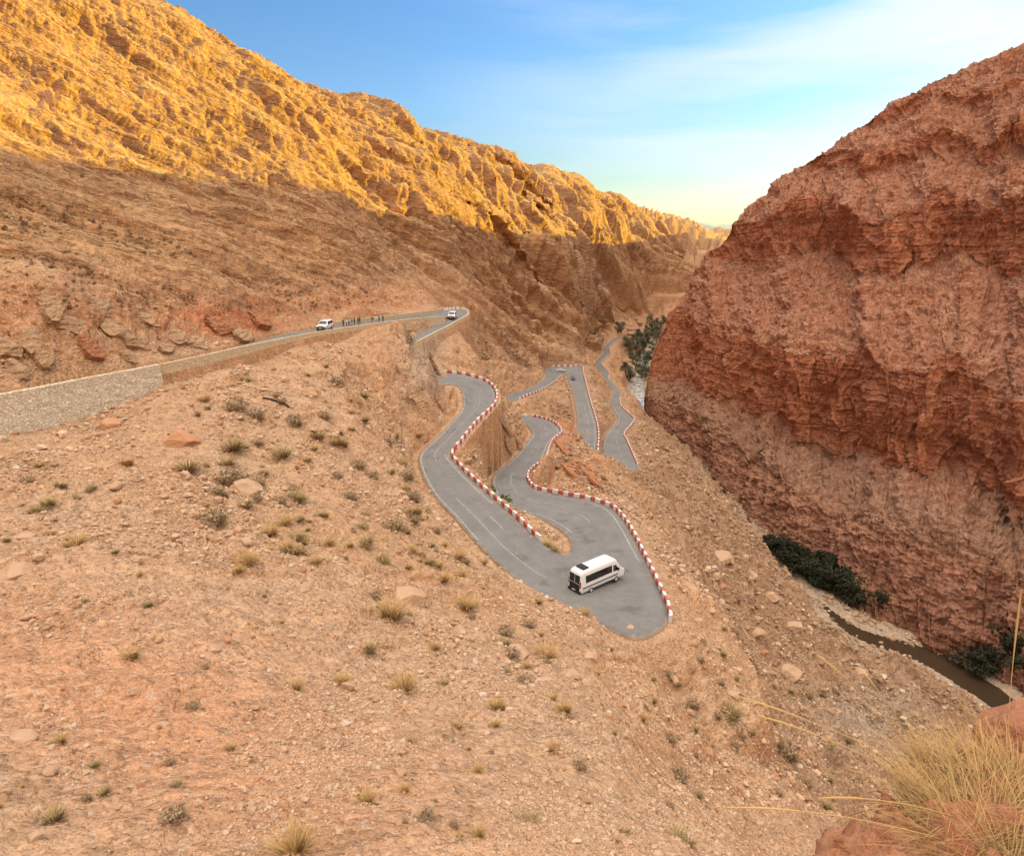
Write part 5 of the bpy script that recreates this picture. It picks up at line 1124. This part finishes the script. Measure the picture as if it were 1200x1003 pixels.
for i, (x, y, w, red) in enumerate([(6, 408, 44, 1), (34, 398, 46, 0), (52, 424, 34, 0), (20, 436, 38, 0), (84, 384, 44, 0), (104, 408, 36, 1), (134, 386, 46, 0), (160, 402, 38, 0), (178, 376, 40, 1), (208, 392, 40, 0), (232, 404, 30, 1), (60, 366, 46, 0), (112, 362, 40, 0), (258, 384, 36, 1), (284, 394, 30, 1), (306, 378, 32, 1), (150, 420, 26, 0), (196, 412, 22, 0)]):
    w *= 0.72; slab((x - w / 2, y), (x + w / 2, y + RG.uniform(-4, 6)), w * RG.uniform(0.5, 0.9), RG.uniform(1.2, 2.2), (SLR if red and i % 2 else SLT)[i % 3], "orange-red block of bedrock in the cut above the upper road" if red and i % 2 else "pale block of bedrock in the cut above the upper road", "red bedrock blocks of the road cut" if red and i % 2 else "pale bedrock blocks of the road cut", "rock_block")

# black hose lying on the slope
hz = seen([(308, 467), (316, 468.5), (325, 471), (333, 474), (339, 478)]); L = ([], [], []); tube(L, [(p[0], p[1], p[2] + ZC + 0.12) for p in hz], [0.14] * 5, 8)
ho = link("hose", from_lists("hose", L, simple("black_rubber", (0.02, 0.02, 0.022), 0.5))); tag(ho, "short curved black hose lying on the slope under the road", "hose")

# ------------------------------------------------------------------ the red outcrop and dry grass at the viewer's feet
EDGE = [(880, 1060), (925, 1000), (965, 962), (1010, 945), (1050, 922), (1085, 888), (1120, 872), (1160, 868), (1210, 860), (1300, 850), (1500, 840)]
EW = np.array([pt(a, b, d=2.75) for a, b in EDGE])
def build_outcrop():
    nu, nv = 240, 200; V = []
    xs = np.linspace(EW[0, 0], EW[-1, 0], nu); ye = np.interp(xs, EW[:, 0], EW[:, 1]) + 0.10 * noise2(xs * 5, xs * 0, 501) + 0.05 * noise2(xs * 14, xs * 0, 502)
    t = np.linspace(0, 1, nv)
    for x, y in zip(xs, ye):
        inner = t[: nv // 2] * 2; Y = np.concatenate([0.6 + (y - 0.6) * inner, y + 1.1 * (t[nv // 2:] - 0.5)]); dn = np.concatenate([0 * inner, ((t[nv // 2:] - 0.5) * 2) ** 0.8 * 3.2])
        V.append(np.stack([np.full(nv, x), Y, -2.75 - dn - 0.10 * np.clip((Y - y + 0.35) / 0.35, 0, 1)], 1))
    V = np.array(V).reshape(-1, 3); X, Y = V[:, 0], V[:, 1]; Z = V[:, 2]
    lf = sstep(EW[0, 0], EW[0, 0] + 0.35, X); Z = Z - 2.0 * (1 - lf)
    Z = Z + 0.09 * fbm2(X * 2.2, Y * 2.2, 4, 511) + 0.05 * np.round(3 * noise2(X * 4, Y * 4, 512)) / 3 + 0.03 * fbm2(X * 11, Y * 11, 3, 513) + 0.05 * np.round(2.5 * noise2(X * 9, Y * 9, 516)) / 2.5
    V = np.stack([X + 0.06 * noise2(Z * 5, Y * 5, 515), Y + 0.10 * noise3(X * 4, Y * 4, Z * 4, 514) * (Z < -2.9), Z + ZC], 1)
    return grid_mesh("rock_outcrop", V, nu, nv)
def mat_outcrop():
    t = NT("red_earth"); n = t.noise(2.2, 6, 0.65); n2 = t.noise(14, 5, 0.7); v = t.voro(11)
    c_ = t.mix(t.ramp(n, [(0.35, 0.0), (0.65, 1.0)]), (0.40, 0.15, 0.075), (0.48, 0.23, 0.125)); c_ = t.mix(t.ramp(n2, [(0.45, 0.0), (0.75, 0.6)]), c_, (0.50, 0.31, 0.20))
    return t.out(c_, 0.95, t.bump(t.math('MULTIPLY_ADD', n2, 0.06, t.math('MULTIPLY', v, 0.03)), 1.0, 0.9))
M_OUT = mat_outcrop()
oc = link("rock_outcrop", build_outcrop(), M_OUT); oc.data.flip_normals(); tag(oc, "red earthy rock outcrop at the viewer's feet, under the dry grass", "outcrop")
rb = bpy.data.objects.new("boulder", boulder_mesh(91, M_OUT, 5)); S.collection.objects.link(rb); p = pt(1215, 875, Y=3.9); rb.location = (p[0], p[1], p[2] + ZC); rb.scale = (0.85, 0.8, 0.75); rb.rotation_euler = (0.2, 0.1, 0.5)
tag(rb, "red boulder on the outcrop behind the big dry grass clump", "boulder")
rg = random.Random(8)
def out_z(x, y): return -2.75
CL = [(1120, 960, 0.20, 0.42, 300), (1160, 985, 0.24, 0.46, 380), (1190, 930, 0.22, 0.46, 340), (1100, 905, 0.15, 0.30, 200), (1140, 900, 0.16, 0.34, 240), (1210, 985, 0.24, 0.5, 300), (1075, 895, 0.08, 0.24, 80), (1130, 1005, 0.2, 0.40, 320), (1185, 1035, 0.24, 0.46, 340), (1095, 990, 0.14, 0.32, 200), (1085, 945, 0.14, 0.34, 220), (1150, 940, 0.2, 0.42, 300), (1060, 930, 0.09, 0.22, 90)]
gc = bpy.data.objects.new("grass_clump", None); S.collection.objects.link(gc); b0 = pt(1150, 960, d=2.78); gc.location = (b0[0], b0[1], b0[2] + ZC)
tag(gc, "large straw-coloured clump of dry grass on the red outcrop at the viewer's feet", "grass clump")
def loc(p): return np.array([p[0] - b0[0], p[1] - b0[1], p[2] - b0[2]])
L = ([], [], []); Ld = ([], [], [])
for px, py, r_, h_, n_ in CL:
    p = loc(pt(px, py, d=2.82)); n_ = int(n_ * 0.85); blades(L, p, int(n_ * 0.7), r_, h_ * 0.8, 0.0022, rg, 1.1, 0.9, 5); blades(L, p, int(n_ * 0.3), r_ * 1.2, h_ * 1.25, 0.002, rg, 1.35, 0.8, 6); blades(Ld, p, n_ // 4, r_ * 0.8, h_ * 0.5, 0.0025, rg, 0.8, 0.5, 3)
link("leaves", from_lists("leaves", L, M_STRAW), None, gc)
link("dead_leaves", from_lists("dead_leaves", Ld, M_TWIG), None, gc)
STALK = [((1080, 905), (980, 850), (862, 815), 2.9), ((1070, 915), (985, 865), (888, 838), 2.85), ((1062, 870), (1010, 805), (957, 767), 3.2), ((1058, 850), (1035, 815), (1012, 788), 3.3), ((1180, 900), (1181, 810), (1197, 690), 3.2), ((1110, 985), (980, 945), (852, 946), 2.5), ((1172, 925), (1150, 880), (1148, 842), 3.1), ((1130, 960), (1040, 930), (960, 935), 2.6), ((1125, 930), (1080, 880), (1060, 842), 3.0)]
for a, b, c_, Y in STALK:
    A3 = loc(pt(*a, d=2.75)); B3 = loc(pt(*b, Y=Y * 0.97)); C3 = loc(pt(*c_, Y=Y)); L = ([], [], []); P_ = []
    for k in range(15):
        f = k / 14; P_.append(A3 * (1 - f) ** 2 + B3 * 2 * f * (1 - f) + C3 * f * f)
    tube(L, P_, [0.0022 if k < 9 else 0.0022 + 0.0032 * math.sin((k - 9) / 5 * math.pi * 0.9) for k in range(15)], 5, 0.9)
    link("stalk", from_lists("stalk", L, M_STRAW), None, gc)
# ------------------------------------------------------------------ vehicles
def car_paint(name, c, rough=0.28):
    t = NT(name); t.b.inputs["Specular IOR Level"].default_value = 0.5; t.b.inputs["Coat Weight"].default_value = 0.4; n = t.noise(1.5, 4)
    return t.out(t.mix(t.ramp(n, [(0.35, 0.0), (0.7, 0.25)]), c, tuple(0.8 * v + 0.03 for v in c)), rough)
V_WHITE = car_paint("white_paint", (0.78, 0.79, 0.80)); V_SILVER = car_paint("silver_paint", (0.55, 0.56, 0.57)); V_BLACK = car_paint("dark_paint", (0.03, 0.032, 0.036))
V_GLASS = simple("tinted_glass", (0.012, 0.013, 0.015), 0.06, 0.1, 1.0, 0.6); V_TRIM = simple("black_trim", (0.025, 0.025, 0.027), 0.6); V_TYRE = simple("tyre_rubber", (0.018, 0.018, 0.018), 0.85)
V_RIM = simple("alloy", (0.45, 0.45, 0.46), 0.35, 0.1, 2, 0.6); V_LAMP = simple("clear_lamp", (0.75, 0.76, 0.78), 0.15, 0.05, 1, 0.6); V_RED = simple("red_lamp", (0.42, 0.02, 0.02), 0.25, 0.1, 1, 0.6); V_PLATE = simple("plate", (0.75, 0.74, 0.68), 0.5)
def vehicle(name, label, cat, P, heading, roof, zb, W, sh, top_w, windows, paint_mat, wheels, wr=0.33, lamps=None, tail=None, pitch=0.0, extras=()):
    """roof: list of (x, z) of the outline seen from the side, rear to front; sh: shoulder height; top_w: half width at the roof"""
    root = bpy.data.objects.new(name, None); S.collection.objects.link(root); root.location = (P[0], P[1], P[2] + ZC); root.rotation_euler = (0, -pitch, heading); tag(root, label, cat)
    xs = [r[0] for r in roof]; zs = [r[1] for r in roof]; zmax = max(zs)
    X0, X1 = xs[0], xs[-1]; half = W / 2
    def ztop(x): return float(np.interp(x, xs, zs))
    def hw(x, z):
        f = min(max((z - sh) / (zmax - sh), 0), 1); w = half * (1 - f) + top_w * f; w -= 0.05 * min(max((0.55 - z) / 0.3, 0), 1)
        e = min(x - X0, X1 - x); return w - 0.14 * max(0, 1 - e / 0.35) ** 2
    st = sorted(set(list(np.linspace(X0, X1, 45)) + xs)); prof = [0.0, 0.03, 0.2, 0.42, 0.55, 0.7, 0.85, 0.94, 0.985]; rings = []
    for x in st:
        zt = ztop(x); ring = []
        for f in prof: z = zb + (zt - zb) * f; ring.append((x, hw(x, z) - (0.10 * max(0, (f - 0.9) / 0.085) ** 2 if f > 0.9 else 0) - (0.05 if f == 0 else 0), z))
        ring.append((x, hw(x, zt) * 0.55, zt)); full = ring + [(a, -b, c_) for a, b, c_ in reversed(ring)]; rings.append(full)
    m = len(rings[0]); V = [v for r in rings for v in r]; F = [(i * m + j, i * m + (j + 1) % m, (i + 1) * m + (j + 1) % m, (i + 1) * m + j) for i in range(len(rings) - 1) for j in range(m)]
    F += [tuple(range(m - 1, -1, -1)), tuple((len(rings) - 1) * m + j for j in range(m))]
    def mesh(nm, V, F, mat, smooth=False):
        me = bpy.data.meshes.new(nm); me.from_pydata([tuple(v) for v in V], [], F); bm = bmesh.new(); bm.from_mesh(me); bmesh.ops.recalc_face_normals(bm, faces=bm.faces); bm.to_mesh(me); bm.free()
        for f in me.polygons: f.use_smooth = smooth
        return link(nm, me, mat, root)
    body = mesh("body", V, F, paint_mat, True)
    for f in body.data.polygons: f.use_smooth = len(f.vertices) == 4 and True
    def side_panel(nm, x0, x1, z0, z1, mat, off=0.012, slant0=0.0, slant1=0.0):
        for sgn in (1, -1):
            vv = []; nx = 12; nz = 4
            for i in range(nx + 1):
                for j in range(nz + 1):
                    g = j / nz; a = x0 + slant0 * g; b = x1 + slant1 * g; x = a + (b - a) * i / nx; z = z0 + (z1 - z0) * g; vv.append((x, sgn * (hw(x, z) + off), z))
            mesh(nm, vv, [(i * (nz + 1) + j, (i + 1) * (nz + 1) + j, (i + 1) * (nz + 1) + j + 1, i * (nz + 1) + j + 1) for i in range(nx) for j in range(nz)], mat)
    def end_panel(nm, xa, za, xb, zb_, w, mat, off=0.015, y0=0.0, wt=None):
        dx, dz = xb - xa, zb_ - za; l = math.hypot(dx, dz); nx_, nz_ = (dz / l, -dx / l) if False else (-dz / l, dx / l)
        if (xa + xb) / 2 > (X0 + X1) / 2 and nx_ < 0 or (xa + xb) / 2 < (X0 + X1) / 2 and nx_ > 0: nx_, nz_ = -nx_, -nz_
        wt = wt or w
        vv = [(xa + nx_ * off, y0 - w, za + nz_ * off), (xa + nx_ * off, y0 + w, za + nz_ * off), (xb + nx_ * off, y0 + wt, zb_ + nz_ * off), (xb + nx_ * off, y0 - wt, zb_ + nz_ * off)]
        k = [(x - nx_ * 0.03, y, z - nz_ * 0.03) for x, y, z in vv]; mesh(nm, vv + k, [(0, 1, 2, 3), (4, 5, 6, 7), (0, 1, 5, 4), (1, 2, 6, 5), (2, 3, 7, 6), (3, 0, 4, 7)], mat)
    def box(nm, c_, s, mat, par=None, bev=0.03):
        bm = bmesh.new(); bmesh.ops.create_cube(bm, size=1); 
        for v in bm.verts: v.co = Vector((v.co.x * s[0], v.co.y * s[1], v.co.z * s[2])) + Vector(c_)
        bmesh.ops.bevel(bm, geom=bm.edges[:], offset=min(bev, min(s) * 0.3), segments=2, affect='EDGES'); me = bpy.data.meshes.new(nm); bm.to_mesh(me); bm.free(); return link(nm, me, mat, par or root)
    for w in windows:
        if w[0] == 'side': side_panel("side_window", *w[1:5], V_GLASS, 0.012, *(w[5:]))
        elif w[0] == 'strip': side_panel("rub_strip", *w[1:5], V_TRIM, 0.02)
        else: end_panel(w[0], *w[1:5], w[5], V_GLASS, 0.015, 0.0, w[6] if len(w) > 6 else None)
    for x in wheels:
        for sgn in (1, -1):
            L = ([], [], []); y = sgn * (half - 0.10)
            me = bpy.data.meshes.new("wheel"); bm = bmesh.new(); bmesh.ops.create_cone(bm, cap_ends=True, segments=28, radius1=wr, radius2=wr, depth=0.24); bmesh.ops.rotate(bm, verts=bm.verts, matrix=Matrix.Rotation(math.pi / 2, 3, 'X'))
            bmesh.ops.bevel(bm, geom=[e for e in bm.edges if len(e.link_faces) == 2 and any(len(f.verts) > 4 for f in e.link_faces)], offset=0.04, segments=2, affect='EDGES'); bm.to_mesh(me); bm.free()
            wo_ = link("wheel", me, V_TYRE, root); wo_.location = (x, y, wr)
            me = bpy.data.meshes.new("rim"); bm = bmesh.new(); bmesh.ops.create_cone(bm, cap_ends=True, segments=20, radius1=wr * 0.62, radius2=wr * 0.5, depth=0.06); bmesh.ops.rotate(bm, verts=bm.verts, matrix=Matrix.Rotation(-sgn * math.pi / 2, 3, 'X')); bm.to_mesh(me); bm.free()
            ro = link("rim", me, V_RIM, wo_); ro.location = (0, sgn * 0.125, 0)
    for x, z, s in (lamps or []):
        for sgn in (1, -1): box("headlight", (x, sgn * (half - 0.30), z), s, V_LAMP)
    for x, z, s in (tail or []):
        for sgn in (1, -1): box("tail_light", (x, sgn * (half - 0.16), z), s, V_RED)
    for nm, c_, s, mt in extras: box(nm, c_, s, mt)
    return root
def on_road(px, py):
    x, f, z = ray(px, py); uv = np.array([project(*p) for p in SURF.reshape(-1, 3)]); k = np.argsort((uv[:, 0] - px) ** 2 + (uv[:, 1] - py) ** 2)[:4]; h_ = SURF.reshape(-1, 3)[k, 2].mean(); t = h_ / z
    return np.array([x * t, f * t, h_])
def bus(P, hd):
    roof = [(-3.46, 1.0), (-3.45, 1.9), (-3.36, 2.55), (-3.2, 2.70), (-2.6, 2.78), (1.6, 2.78), (1.95, 2.70), (2.15, 2.52), (2.72, 1.62), (2.85, 1.45), (3.30, 1.22), (3.44, 1.02), (3.47, 0.62)]
    return vehicle("minibus", "white long-wheelbase minibus with dark tinted windows driving round the near hairpin", "minibus", P, hd, roof, 0.34, 2.02, 1.35, 0.86,
      [('side', -2.75, 1.30, 1.42, 2.22), ('side', 1.48, 2.35, 1.40, 2.10, 0.0, -0.42), ('windscreen', 2.74, 1.62, 2.20, 2.46, 0.84, 0.74), ('strip', -3.2, 2.2, 0.86, 1.0), ('strip', -1.55, 1.55, 0.36, 0.50)], V_WHITE, (-1.95, 1.98), 0.36,
      [(3.33, 0.98, (0.16, 0.34, 0.24))], [(-3.42, 1.35, (0.10, 0.15, 0.75))],
      extras=[("roof_hatch", (-2.35, 0, 2.84), (0.85, 1.15, 0.14), V_TRIM), ("rear_window", (-3.455, 0.40, 1.88), (0.06, 0.72, 0.95), V_GLASS), ("rear_window", (-3.455, -0.40, 1.88), (0.06, 0.72, 0.95), V_GLASS), ("rear_door", (-3.47, 0.0, 0.98), (0.05, 1.5, 0.72), V_TRIM),
              ("bumper", (-3.47, 0, 0.48), (0.20, 1.86, 0.26), V_TRIM), ("bumper", (3.42, 0, 0.50), (0.20, 1.80, 0.30), V_TRIM), ("number_plate", (-3.585, 0.0, 0.62), (0.02, 0.5, 0.12), V_PLATE), ("wing_mirror", (2.18, 1.12, 1.55), (0.14, 0.2, 0.32), V_TRIM), ("wing_mirror", (2.18, -1.12, 1.55), (0.14, 0.2, 0.32), V_TRIM), ("grille", (3.475, 0, 0.85), (0.03, 0.9, 0.2), V_TRIM)])
a, b = on_road(683, 697), on_road(730, 679.5); hd = math.atan2(b[1] - a[1], b[0] - a[0])
# near flank runs from a to b: the middle of the bus lies half a width to its far side
u = np.array([math.cos(hd), math.sin(hd), 0]); nl = np.array([-u[1], u[0], 0]); mid_ = (a + b) / 2 + nl * 1.0
bo = bus(mid_ + nl * 0.2, hd); bo.scale = (1.22, 1.22, 1.22)
suv_roof = [(-2.35, 0.75), (-2.34, 1.15), (-2.2, 1.72), (-2.0, 1.86), (0.35, 1.86), (0.55, 1.80), (1.15, 1.22), (1.3, 1.15), (2.25, 1.08), (2.4, 0.9), (2.42, 0.6)]
def suv(label, P, hd, mat, s=1.0):
    r = vehicle("off_road_car", label, "car", P, hd, suv_roof, 0.42, 1.88, 1.1, 0.76, [('side', -2.0, -0.75, 1.17, 1.66), ('side', -0.68, 0.80, 1.17, 1.66, 0.0, -0.30), ('windscreen', 1.16, 1.22, 0.60, 1.74, 0.76, 0.66), ('rear_window', -2.33, 1.2, -2.22, 1.66, 0.68, 0.62)], mat, (-1.42, 1.45), 0.39,
        [(2.36, 0.92, (0.14, 0.34, 0.18))], [(-2.33, 1.1, (0.06, 0.14, 0.3))], extras=[("bumper", (2.42, 0, 0.62), (0.2, 1.8, 0.3), V_TRIM), ("bumper", (-2.38, 0, 0.62), (0.18, 1.8, 0.24), V_TRIM), ("grille", (2.43, 0, 0.92), (0.04, 0.9, 0.18), V_TRIM), ("number_plate", (2.53, 0, 0.62), (0.02, 0.5, 0.11), V_PLATE), ("wing_mirror", (0.72, 1.02, 1.2), (0.12, 0.18, 0.2), V_TRIM), ("wing_mirror", (0.72, -1.02, 1.2), (0.12, 0.18, 0.2), V_TRIM)])
    r.scale = (s, s, s); return r
def road_dir(P):
    k = int(np.argmin(np.linalg.norm(SURF[:, NX // 2] - P, axis=1))); d = SURF[min(k + 2, len(SURF) - 1), NX // 2] - SURF[max(k - 2, 0), NX // 2]; return math.atan2(d[1], d[0])
P = on_road(381, 386.5); suv("white off-road car coming toward the viewer on the upper road, beside the walkers", P, road_dir(P) + math.pi + 0.25, V_WHITE, 1.12)
P = on_road(530, 373.5); suv("white off-road car with a dark front descending the topmost hairpin lane", P, road_dir(P) + math.pi * 0 + 0.1, V_WHITE, 1.12)
sed = [(-2.2, 0.7), (-2.18, 0.95), (-1.5, 1.05), (-0.95, 1.40), (0.2, 1.45), (0.45, 1.38), (1.15, 0.98), (2.0, 0.86), (2.2, 0.7), (2.22, 0.45)]
def sedan(label, P, hd, mat, s=1.0):
    r = vehicle("saloon_car", label, "car", P, hd, sed, 0.3, 1.76, 0.92, 0.66, [('side', -1.15, -0.3, 0.96, 1.30, 0.25, 0.0), ('side', -0.24, 0.75, 0.96, 1.30, 0.0, -0.4), ('windscreen', 1.14, 1.0, 0.5, 1.36, 0.66, 0.56), ('rear_window', -1.48, 1.06, -1.0, 1.36, 0.64, 0.54)], mat, (-1.3, 1.35), 0.31,
        [(2.12, 0.72, (0.14, 0.34, 0.14))], [(-2.15, 0.8, (0.08, 0.3, 0.14))], extras=[("bumper", (2.2, 0, 0.45), (0.14, 1.6, 0.22), V_TRIM), ("bumper", (-2.2, 0, 0.45), (0.14, 1.6, 0.22), V_TRIM)])
    r.scale = (s, s, s); return r
P = on_road(657, 435.5); sedan("silver-white car turning at the farther hairpin, seen from the side", P, 0.05, V_SILVER, 1.05)
P = on_road(671.5, 444.5); sedan("dark car climbing the long straight below the farther hairpin", P, road_dir(P), V_BLACK, 1.0)

# ------------------------------------------------------------------ people beside the parapet of the upper road
SKIN = simple("skin", (0.42, 0.26, 0.18), 0.6); HAIR = simple("dark_hair", (0.03, 0.022, 0.018), 0.7)
def cloth(name, c_): return simple(name, c_, 0.9)
def person_mesh(pose):
    """one continuous skinned body: joints, parents and radii"""
    J = {'pelvis': (0, 0, .95), 'waist': (0, 0, 1.1), 'chest': (0.01, 0, 1.33), 'neck': (0, 0, 1.50), 'chin': (0.03, 0, 1.58), 'skull': (0.01, 0, 1.70)}
    for s, k in ((1, 'l'), (-1, 'r')):
        st = pose.get('stride', 0.0) * s
        J['hip' + k] = (0, .10 * s, .91); J['knee' + k] = (0.04 + st * 0.5, .11 * s, .50); J['ankle' + k] = (-0.02 + st, .11 * s, .09); J['toe' + k] = (0.17 + st, .13 * s, .04)
        J['sho' + k] = (0, .19 * s, 1.42); a = pose['arm' + k]
        J['elb' + k] = (a[0], (.25 + a[1]) * s, 1.15 + a[2]); J['wri' + k] = (a[3], (.26 + a[4]) * s, .90 + a[5]); J['hand' + k] = (a[3] * 1.25 + 0.02, (.26 + a[4]) * s, .81 + a[5] * 1.15)
    par = [('pelvis', 'waist'), ('waist', 'chest'), ('chest', 'neck'), ('neck', 'chin'), ('chin', 'skull')]
    for k in 'lr': par += [('pelvis', 'hip' + k), ('hip' + k, 'knee' + k), ('knee' + k, 'ankle' + k), ('ankle' + k, 'toe' + k), ('chest', 'sho' + k), ('sho' + k, 'elb' + k), ('elb' + k, 'wri' + k), ('wri' + k, 'hand' + k)]
    R = {'pelvis': (.15, .13), 'waist': (.14, .11), 'chest': (.16, .12), 'neck': (.06, .06), 'chin': (.075, .08), 'skull': (.085, .1)}
    for k in 'lr': R.update({'hip' + k: (.095, .095), 'knee' + k: (.065, .065), 'ankle' + k: (.045, .045), 'toe' + k: (.045, .035), 'sho' + k: (.07, .07), 'elb' + k: (.047, .047), 'wri' + k: (.033, .033), 'hand' + k: (.035, .045)})
    nm = list(J); me = bpy.data.meshes.new("person"); me.from_pydata([J[n] for n in nm], [(nm.index(a), nm.index(b)) for a, b in par], [])
    o = bpy.data.objects.new("person_tmp", me); S.collection.objects.link(o); md = o.modifiers.new("s", 'SKIN'); sv = me.skin_vertices[0].data
    for i, n in enumerate(nm): sv[i].radius = R[n]; sv[i].use_root = n == 'pelvis'
    o.modifiers.new("u", 'SUBSURF').levels = 2; bpy.context.view_layer.update()
    ev = o.evaluated_get(bpy.context.evaluated_depsgraph_get()); out = bpy.data.meshes.new_from_object(ev); bpy.data.objects.remove(o); out.name = "person"
    for f in out.polygons: f.use_smooth = True
    return out
def hair_mesh():
    bm = bmesh.new(); bmesh.ops.create_icosphere(bm, subdivisions=2, radius=0.112)
    bmesh.ops.delete(bm, geom=[v for v in bm.verts if v.co.z < -0.03 and v.co.x > -0.02 or v.co.z < -0.075], context='VERTS')
    for v in bm.verts: v.co += Vector((-0.005, 0, 1.715))
    me = bpy.data.meshes.new("hair"); bm.to_mesh(me); bm.free(); me.materials.append(HAIR); return me
POSES = [dict(arml=(-.05, 0, 0, .02, 0, 0), armr=(.05, 0, 0, .12, 0, 0.02), stride=0.0), dict(arml=(.05, 0, 0, .22, -.1, .28), armr=(.05, 0, 0, .22, -.1, .26), stride=0.05), dict(arml=(-.12, .02, 0, -.12, 0, 0.02), armr=(.14, .02, 0, .25, -.02, .06), stride=0.22)]
PM = [person_mesh(p) for p in POSES]; HM = hair_mesh()
shirts = {"black": (0.03, 0.03, 0.035), "white": (0.7, 0.7, 0.68), "grey": (0.2, 0.2, 0.21), "navy": (0.03, 0.05, 0.13), "maroon": (0.20, 0.03, 0.04), "pale blue": (0.35, 0.45, 0.6), "dark": (0.04, 0.035, 0.035)}
trous = {"black": (0.025, 0.025, 0.03), "blue": (0.07, 0.10, 0.2), "beige": (0.4, 0.33, 0.24), "grey": (0.16, 0.16, 0.17)}
PEOPLE = [(402.5, 383, 1, "black", "black", "person in all black standing nearest the white off-road car"), (406.5, 382.5, 0, "white", "blue", "person in white top and blue trousers second from the off-road car"), (409, 382, 0, "pale blue", "black", "person in pale blue top beside the one in white"),
 (412.5, 382, 2, "grey", "beige", "person in grey top and beige trousers walking by the wall"), (415.5, 381, 1, "dark", "black", "person in dark jacket with arms raised to the chest, middle of the group"), (420, 380.5, 0, "navy", "blue", "person in navy top at the far end of the first group"), (422, 379.5, 0, "maroon", "black", "person in maroon top at the far end of the first group"),
 (436.5, 379, 0, "black", "grey", "person in black standing alone between the two groups"), (441.5, 378.5, 0, "white", "beige", "person in white top in the farther group"), (444.5, 378.2, 2, "grey", "blue", "person in grey top stepping along in the farther group"), (449, 377.8, 1, "navy", "black", "person in navy top at the end of the farther group")]
mc_ = {}
for px, py, po, sh_, tr_, lab in PEOPLE:
    P = on_road(px, py); P2 = P
    me = PM[po].copy(); me.name = "person"
    for nm, d in (("shirt_" + sh_, shirts[sh_]), ("trousers_" + tr_, trous[tr_])):
        if nm not in mc_: mc_[nm] = cloth(nm.replace(" ", "_"), d)
    me.materials.append(mc_["shirt_" + sh_]); me.materials.append(mc_["trousers_" + tr_]); me.materials.append(SKIN); me.materials.append(V_TRIM)
    for f in me.polygons:
        x, y, z = f.center
        f.material_index = 3 if z < 0.10 else (1 if z < 0.97 and abs(y) < 0.215 else (2 if z > 1.49 or (z < 0.93 and abs(y) >= 0.215) or (abs(y) < 0.2 and x > 0.2 and z > 1.0) else 0))
    o = link("person", me); o.location = (P2[0], P2[1], P2[2] + ZC); o.rotation_euler = (0, 0, RG.uniform(-2.6, -0.6)); s = RG.uniform(0.96, 1.06); o.scale = (s, s, s); tag(o, lab, "person")
    link("hair", HM, None, o)

# ------------------------------------------------------------------ houses by the valley trees
M_MUD = simple("mud_plaster", (0.34, 0.17, 0.11), 0.95, 0.2, 0.6); M_PINK = simple("pink_plaster", (0.50, 0.29, 0.21), 0.95, 0.15, 0.6); M_ROOF = simple("flat_roof", (0.42, 0.29, 0.22), 0.95)
def house(label, px, py, wpx, hpx, deep, mat, rot=0.1, floors=1):
    P = seen([(px, py)])[0]; k = np.linalg.norm(P) / F_PX; w = wpx * k; h_ = hpx * k
    root = bpy.data.objects.new("mud_house", None); S.collection.objects.link(root); root.location = (P[0], P[1], P[2] + ZC); root.rotation_euler = (0, 0, rot); tag(root, label, "house")
    def box(nm, x0, x1, y0, y1, z0, z1, mt, par=None, bev=0.0):
        bm = bmesh.new(); bmesh.ops.create_cube(bm, size=1)
        for v in bm.verts: v.co = Vector(((x0 + x1) / 2 + v.co.x * (x1 - x0), (y0 + y1) / 2 + v.co.y * (y1 - y0), (z0 + z1) / 2 + v.co.z * (z1 - z0)))
        me = bpy.data.meshes.new(nm); bm.to_mesh(me); bm.free(); return link(nm, me, mt, par or root)
    box("wall", -w / 2, w / 2, 0, deep, -3, h_, mat)
    box("parapet", -w / 2 - 0.1, w / 2 + 0.1, -0.1, deep + 0.1, h_ + 0.003, h_ + 0.5, M_ROOF)
    n = max(int(w / 3.2), 2)
    for f in range(floors):
        for i in range(n):
            x = -w / 2 + (i + 0.5) * w / n; z = h_ * (f + 0.45) / floors
            if i == n // 2 and f == 0: box("door", x - 0.6, x + 0.6, -0.06, 0.05, 0.0, 2.1, V_TRIM)
            else:
                wf = box("window", x - 0.5, x + 0.5, -0.08, 0.05, z, z + 1.1, M_ROOF); box("pane", x - 0.4, x + 0.4, -0.11, 0.0, z + 0.1, z + 1.0, V_GLASS, wf)
house("flat-roofed red mud house highest above the valley grove", 743, 377, 9, 3.5, 7, M_PINK, 0.15)
house("long pinkish house behind the valley grove, below the highest one", 744, 389.5, 13, 3.4, 7, M_PINK, 0.2)
house("small red mud house beside the valley road", 739, 395.5, 6, 4.0, 6, M_MUD, 0.1)
house("dark red lower house among the valley trees", 748, 382, 10, 3.2, 6, M_MUD, 0.1)
